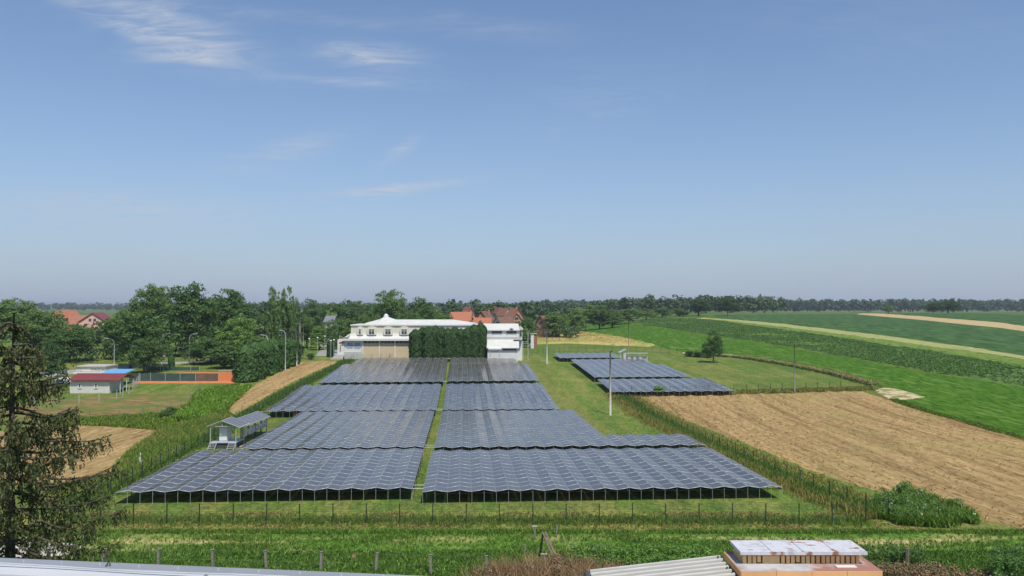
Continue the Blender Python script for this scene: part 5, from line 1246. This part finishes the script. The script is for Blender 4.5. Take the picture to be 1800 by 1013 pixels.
g_ = np.random.default_rng(8); fp = scatter(WC, 34, 18); V, Fl = leaf_cloud(np.concatenate([fp, (zg(fp[:, 0], fp[:, 1]) + g_.uniform(.6, 1.25, len(fp)))[:, None]], 1), np.full(len(fp), .16), 7, .075, seed=3)
tag(link('white_flowers', mesh_np('white_flowers', V, Fl, 'flower')), 'small white flower heads among the tall weeds', 'flowers', kind='stuff')
thicket('vent_weeds', 'dark weeds directly behind the roof vent', [(21.5, 48.5), (25.5, 48), (26, 51), (22, 51.5)], 90, .9, 'leaf', (.9, 1, .9), 50, .14, 27)

# ------------------------------------------------------------------ drooping spruce at the left edge
def spruce():
    X0, Y0, top = -13.75, 22.0, 16.05
    root = thing('spruce_tree', 'tall spruce with drooping branches and brown cones at the left edge', 'tree', (X0, Y0, zf(X0, Y0)))
    o_ = wloc(root); g = np.random.default_rng(11)
    m = MB(); m.tube([(X0, Y0, -.2), (X0 + .05, Y0, 5), (X0 - .03, Y0, 11), (X0, Y0, top)], [.24, .20, .11, .02], 10); m.build('trunk', 'bark', root, True)
    br = MB(); P = []; Dv = []; S_ = []; cones = []
    z = 5.2; k = 0
    while z < top - .15:
        rad = min(3.25, .20 + .66 * (top - z)) if z > 9 else 3.2
        nb = 6 if z < 14 else 5
        for i in range(nb):
            a = k * 1.13 + i * 2 * math.pi / nb + g.normal() * .22; L_ = rad * g.uniform(.62, 1.08); zz = z + g.normal() * .12
            pts = []
            for t in np.linspace(0, 1, 9):
                r_ = L_ * t; dz = -.34 * L_ * t + .30 * L_ * t ** 2.4 - .05 * math.sin(t * 7 + k)
                pts.append(Vector((X0 + math.cos(a) * r_, Y0 + math.sin(a) * r_, zz + dz)))
            br.tube(pts, [.035 * (1 - .8 * t) + .004 for t in np.linspace(0, 1, 9)], 4, cap=False)
            side = Vector((-math.sin(a), math.cos(a), 0))
            ns = int(18 + 38 * L_ / 3.2)
            for j in range(ns):
                t = g.uniform(.16, 1.0) ** .8; q = t * 8; i0 = min(7, int(q)); p = pts[i0].lerp(pts[i0 + 1], q - i0)
                off = g.normal() * .20 * (1 - .5 * t) * min(1, L_ / 1.5); p = p + side * off + Vector((0, 0, -abs(off) * .25))
                ln = g.uniform(.16, .62) * min(1, .45 + L_ / 3) * (1.1 - .3 * t); seg = max(2, int(ln / .075)); drift = Vector((g.normal() * .04, g.normal() * .04, 0)) + Vector((math.cos(a), math.sin(a), 0)) * .10
                for s in range(seg):
                    f = s / seg; pp = p + Vector((0, 0, -ln * f)) + drift * f
                    for _ in range(2): P.append(pp); Dv.append((drift.x * .4 + g.normal() * .45, drift.y * .4 + g.normal() * .45, -1.0)); S_.append(g.uniform(.09, .15) * (1.1 - .5 * f))
                if g.random() < (.035 if z > 12.2 else .008): cones.append(p + Vector((0, 0, -ln * .6)))
            for j in range(int(L_ * 22)):      # needles on the bough itself
                q = g.random() * 8; i0 = min(7, int(q)); p = pts[i0].lerp(pts[i0 + 1], q - i0); dd = (pts[i0 + 1] - pts[i0]).normalized()
                P.append(p + side * g.normal() * .05); Dv.append((dd.x + g.normal() * .5, dd.y + g.normal() * .5, dd.z + g.normal() * .3)); S_.append(g.uniform(.10, .17))
        z += g.uniform(.34, .50) if z > 9 else .7; k += 1
    br.build('boughs', 'bark', root)
    P = np.array([tuple(p) for p in P]); Dv = np.array(Dv); Dv /= np.linalg.norm(Dv, axis=1)[:, None]; S_ = np.array(S_)[:, None]
    w = np.cross(Dv, g.normal(size=P.shape)); w /= np.linalg.norm(w, axis=1)[:, None]
    V = np.stack([P, P + Dv * S_ * .5 + w * S_ * .19, P + Dv * S_, P + Dv * S_ * .5 - w * S_ * .19], 1).reshape(-1, 3) - np.array(o_)
    nd = link('needles', mesh_np('needles', V, np.arange(len(V)).reshape(-1, 4), 'spruce'), root); nd['kind'] = 'stuff'
    cm = MB(); cm.tube([(0, 0, 0), (0, 0, -.03), (0, 0, -.09), (0, 0, -.14), (0, 0, -.165)], [.012, .028, .034, .024, .005], 7); me = bpy.data.meshes.new('cone'); me.from_pydata(cm.V, [], cm.F); me.materials.append(MATS['cone'])
    random.shuffle(cones)
    for c in cones[:110]:
        o = link('cone', me, root, c - o_); o.rotation_euler = (g.normal() * .2, g.normal() * .2, 0); o.scale = (1.0,) * 3
spruce()
# pale tarpaulin heap under the spruce
g = np.random.default_rng(3); tx, ty = np.meshgrid(np.linspace(-34, -28.2, 24), np.linspace(51.2, 53.8, 14)); tz = zg(tx, ty) + .12 + .75 * np.sin((tx + 34) / 5.8 * np.pi) ** .6 * np.sin((ty - 51.2) / 2.6 * np.pi) ** .7 + .15 * (fbm(tx * 2, ty * 2, 5) - .5)
ti = np.arange(tx.size).reshape(tx.shape); tq = np.stack([ti[:-1, :-1], ti[:-1, 1:], ti[1:, 1:], ti[1:, :-1]], -1).reshape(-1, 4)
tag(link('tarpaulin', mesh_np('tarpaulin', np.stack([tx.ravel(), ty.ravel(), tz.ravel()], 1), tq, 'concrete', smooth=True)), 'pale grey tarpaulin heap showing through the spruce boughs', 'tarpaulin')

# ------------------------------------------------------------------ old garden bits at the bottom
p = at(962, 985); fr = thing('plank_trestle', 'weathered leaning wooden plank frame overgrown with ivy at the bottom', 'trestle', p)
zt = z_at(935, p.y); k = p.y / F
apex = Vector((pxX(956, p.y), p.y, zt)); foot = Vector((pxX(974, p.y), p.y - .3, z_at(976, p.y)))
for s in (-.09, .09):
    m = MB(); dv = (foot - apex); m.prism([apex + Vector((s - .06, -.05, 0)), apex + Vector((s + .06, -.05, 0)), apex + Vector((s + .06, .05, 0)), apex + Vector((s - .06, .05, 0))], dv); m.build('plank', 'oldwood', fr)
m = MB(); m.prism([apex + Vector((-.12, -.05, 0)), apex + Vector((.02, -.05, 0)), apex + Vector((.02, .06, 0)), apex + Vector((-.12, .06, 0))], Vector((-.28, .1, p.z - zt - .1))); m.build('rear_plank', 'ivy', fr)
m = MB(); m.box(foot.x - .2, foot.x + .2, foot.y - .12, foot.y + .12, zf(foot.x, foot.y) - .2, foot.z - .02); m.build('post', 'oldwood', fr)
for (x, yb, yt, cap, lab) in ((940, 949, 926, 1, 'grey T topped stake left of the wooden frame'), (978, 944, 922, 0, 'thin grey stake behind the wooden frame'), (922, 978, 957, 0, 'short pale stake in front of the brambles'),
                              (956, 992, 975, 1, 'low T topped stake at the foot of the wooden frame'), (1055, 970, 955, 0, 'short grey stake right of the wooden frame'), (1595, 1002, 964, 0, 'square timber post right of the roof vent')):
    p = at(x, yb); t = thing('stake', lab, 'stake', p); zt = z_at(yt, p.y)
    m = MB(); m.tube([(p.x, p.y, p.z - .2), (p.x + .02, p.y, zt)], .06 if x != 1595 else .11, 4 if x == 1595 else 6); m.build('shaft', 'oldwood' if x == 1595 else 'greypost', t)
    if cap: m = MB(); m.box(p.x - .2, p.x + .2, p.y - .06, p.y + .06, zt, zt + .06); m.build('cap', 'concrete', t)
p = at(622, 990); t = thing('marker_sign', 'tiny reddish marker plate in the grass by the stake posts', 'sign', p)
m = MB(); m.box(p.x - .11, p.x + .11, p.y - .02, p.y + .02, p.z + .35, p.z + .52); m.build('plate', 'brick', t)
m = MB(); m.tube([(p.x, p.y + .03, p.z - .1), (p.x, p.y + .03, p.z + .5)], .015, 5); m.build('rod', 'galv', t)

# ------------------------------------------------------------------ annex roof with vent
an = thing('annex', 'annex with white corrugated roof at the bottom right', 'building', (2.7, 12, 0))
Xa, Xb, Ya, Yb = 1.46, 3.90, 9.0, 15.05
nyr = 420; yv = np.linspace(Ya, Yb, nyr); cv = .030 * np.clip(np.sin(yv / .20 * 2 * np.pi) * 1.8, -1, 1)
za, zb_ = CZ - 4.95, CZ - 4.68
V = []
for y, c in zip(yv, cv): V += [(Xa, y, za + c), ((Xa + Xb) / 2, y, (za + zb_) / 2 + c), (Xb, y, zb_ + c)]
fq = []
for i in range(nyr - 1):
    for j in range(2): fq.append((3 * i + j, 3 * i + j + 1, 3 * i + 4 + j, 3 * i + 3 + j))
V = np.array(V) - np.array(an.location); top_n = len(V); V2 = V.copy(); V2[:, 2] -= .012
fq = np.array(fq); fq2 = fq[:, ::-1] + top_n
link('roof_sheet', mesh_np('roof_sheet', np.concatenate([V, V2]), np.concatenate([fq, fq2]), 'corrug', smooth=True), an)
for i, y in enumerate(np.arange(Ya + .1, Yb, .31)):
    m = MB(); m.tube([(Xb - .05, y, zb_ + .0), (Xb - .05, y, zb_ + .035)], .014, 6); m.build('screw', 'darksteel', an)
m = MB(); m.box(Xa + .12, 6.28, Ya - 3, Yb - .12, 0, za - .05); m.build('wall', 'cream', an)
m = MB(); m.tube([(Xa - .05, Ya, za - .05), (Xa - .05, Yb, za - .05)], .06, 8); m.build('gutter', 'darksteel', an)
m = MB(); m.box(3.96, 6.30, Ya - 3, Yb - .12, za - .04, CZ - 4.95); m.build('flat_roof', 'membrane', an)
vt = thing('roof_vent', 'orange clad roof vent with rusty zinc cap and slotted sides', 'vent', (5.15, 14.3, CZ - 4.95))
zs = CZ - 4.53
m = MB(); m.box(3.99, 6.30, 13.86, 14.83, CZ - 5.3, zs - .125); m.build('shaft', 'tilebrown', vt)
m = MB(); m.box(3.94, 6.36, 13.80, 14.88, zs - .11, zs); m.build('slab', 'slabtop', vt)
for i in range(4):
    x0 = 3.935 + i * .608; m = MB(); m.box(x0, x0 + .601, 13.782, 13.798, zs - .122, zs - .004); m.build('cladding', 'orangeclad', vt)
m = MB(); m.box(3.922, 3.938, 13.80, 14.88, zs - .122, zs - .004); m.build('cladding', 'orangeclad', vt)
m = MB(); m.box(4.10, 6.13, 14.26, 14.70, zs + .002, zs + .155); nk = m.build('neck', 'timber', vt)
xx = 4.08; i = 0
while xx < 6.10:
    wd = .062 if i != 4 else .30
    hgt = random.uniform(-.008, .004)
    m = MB(); m.box(xx, min(xx + wd, 6.14), 14.18, 14.258, zs + .003 + (random.choice([0, 0, 0, .02])), zs + .135 + hgt); m.build('tile_fin', 'orangepale', vt); xx += wd + random.uniform(.018, .034); i += 1
for i in range(5):
    m = MB(); y0 = 14.27 + i * .088; m.box(4.06, 4.098, y0, y0 + .07, zs + .003, zs + .135); m.build('tile_fin', 'orangepale', vt)
m = MB(); m.box(4.06, 6.18, 14.14, 14.74, zs + .158, zs + .178); m.build('frieze', 'orangepale', vt)
cpv = MB(); cpv.box(4.01, 6.24, 14.08, 14.78, zs + .18, zs + .235); cp = cpv.build('cap', 'rust_zinc', vt)
for i in range(1, 4):
    m = MB(); x = 4.01 + i * .557; m.box(x - .008, x + .008, 14.085, 14.775, zs + .236, zs + .244); m.build('seam', 'rust_zinc', cp)
m = MB(); m.box(5.65, 6.0, 13.95, 14.07, zs + .001, zs + .012); m.build('patch', 'white', vt)

# ------------------------------------------------------------------ our own roof edge
A = Vector((-2.67, 4.16)); B = Vector((-.19, 3.85)); td = (B - A).normalized(); nd = Vector((td.y, -td.x)); zc = CZ - 1.3
re_ = thing('roof_edge', 'white metal roof edge flashing along the bottom left', 'roof', (A.x, A.y, 0))
S0, S1 = A - td * 4, B + td * 3
def strip(name, prof, mat, s0=S0, s1=S1, parent=re_):
    m = MB(); m.prism([(s0.x + nd.x * t, s0.y + nd.y * t, z) for t, z in prof], (s1.x - s0.x, s1.y - s0.y, 0)); return m.build(name, mat, parent)
strip('lip', [(0, zc - .25), (0, zc), (.006, zc + .004), (.072, zc - .006), (.072, zc - .25)], 'flashgrey')  # greyer than the cover: weaker light on this edge put into its colour
cov = strip('cover_flashing', [(.073, zc - .25), (.073, zc - .004), (.20, zc - .010), (.20, zc - .25)], 'whitemetal')
strip('sealant_joint', [(.201, zc - .25), (.201, zc - .030), (.213, zc - .030), (.213, zc - .25)], 'rubber')
strip('membrane', [(.214, zc - .25), (.214, zc - .022), (3.4, zc - .03), (3.4, zc - .25)], 'membrane')
m = MB(); a4 = [S0 + nd * .3, S1 + nd * .3, S1 + nd * 12, S0 + nd * 12]; m.prism([(q.x, q.y, 0) for q in a4], (0, 0, zc - .26)); m.build('wall', 'cream', re_)
for i in range(4):
    s = A + td * (-1.5 + i * 1.35); m = MB(); q = s + nd * .074; e = s + nd * .199
    m.prism([(q.x, q.y, zc - .003), (q.x + td.x * .012, q.y + td.y * .012, zc - .003), (e.x + td.x * .012, e.y + td.y * .012, zc - .009), (e.x, e.y, zc - .009)], (0, 0, .004)); m.build('joint_strip', 'flashgrey', cov)
for i in range(22):
    s = A + td * (-1.5 + i * .21); q = s + nd * .035; m = MB(); m.tube([(q.x, q.y, zc - .004), (q.x, q.y, zc + .006)], .006, 6); m.build('rivet', 'alu', re_)
cd = thing('lightning_conductor', 'thin grey conductor wire on clips along the roof edge', 'wire', (A.x, A.y, zc))
pts = []
for i in range(40):
    s = S0.lerp(S1, i / 39); t = .105 + .05 * sstep(0, 1, (i / 39 - .3) * 2) + .006 * math.sin(i * 1.3); q = s + nd * float(t); pts.append((q.x, q.y, zc + .012 + .004 * math.sin(i * .9)))
m = MB(); m.tube(pts, .0045, 6); m.build('wire', 'galv', cd, True)
for px, py in ((184, 1003), (481, 1011)):
    q = ray(px, py); t_ = (zc - .02 - CZ) / q.z; b = Vector((q.x * t_, q.y * t_, zc - .024))
    m = MB(); m.tube([b, b + Vector((.003, .008, .025)), b + Vector((.010, .012, .038)), b + Vector((.020, .012, .035)), b + Vector((.022, .010, .022))], .004, 6)
    m.box(b.x - .03, b.x + .06, b.y - .012, b.y + .012, zc - .026, zc - .02); m.tube([b + Vector((.018, .005, 0)), b + Vector((.018, .01, .02))], .004, 5); m.build('clip', 'darksteel', cd)

# ------------------------------------------------------------------ haze
hm = bpy.data.materials.new('haze'); hm.use_nodes = True; hn = hm.node_tree.nodes; hn.clear()
ho = hn.new('ShaderNodeOutputMaterial'); hv = hn.new('ShaderNodeVolumePrincipled'); hv.inputs['Color'].default_value = (.86, .92, 1.0, 1); hv.inputs['Density'].default_value = .00016
hv.inputs['Anisotropy'].default_value = .3
hm.node_tree.links.new(hv.outputs[0], ho.inputs['Volume']); MATS['haze'] = hm
m = MB(); m.box(-9800, 9800, -200, 11900, -3, 46); tag(m.build('haze', 'haze'), 'thin summer haze over the land', 'haze', kind='stuff')
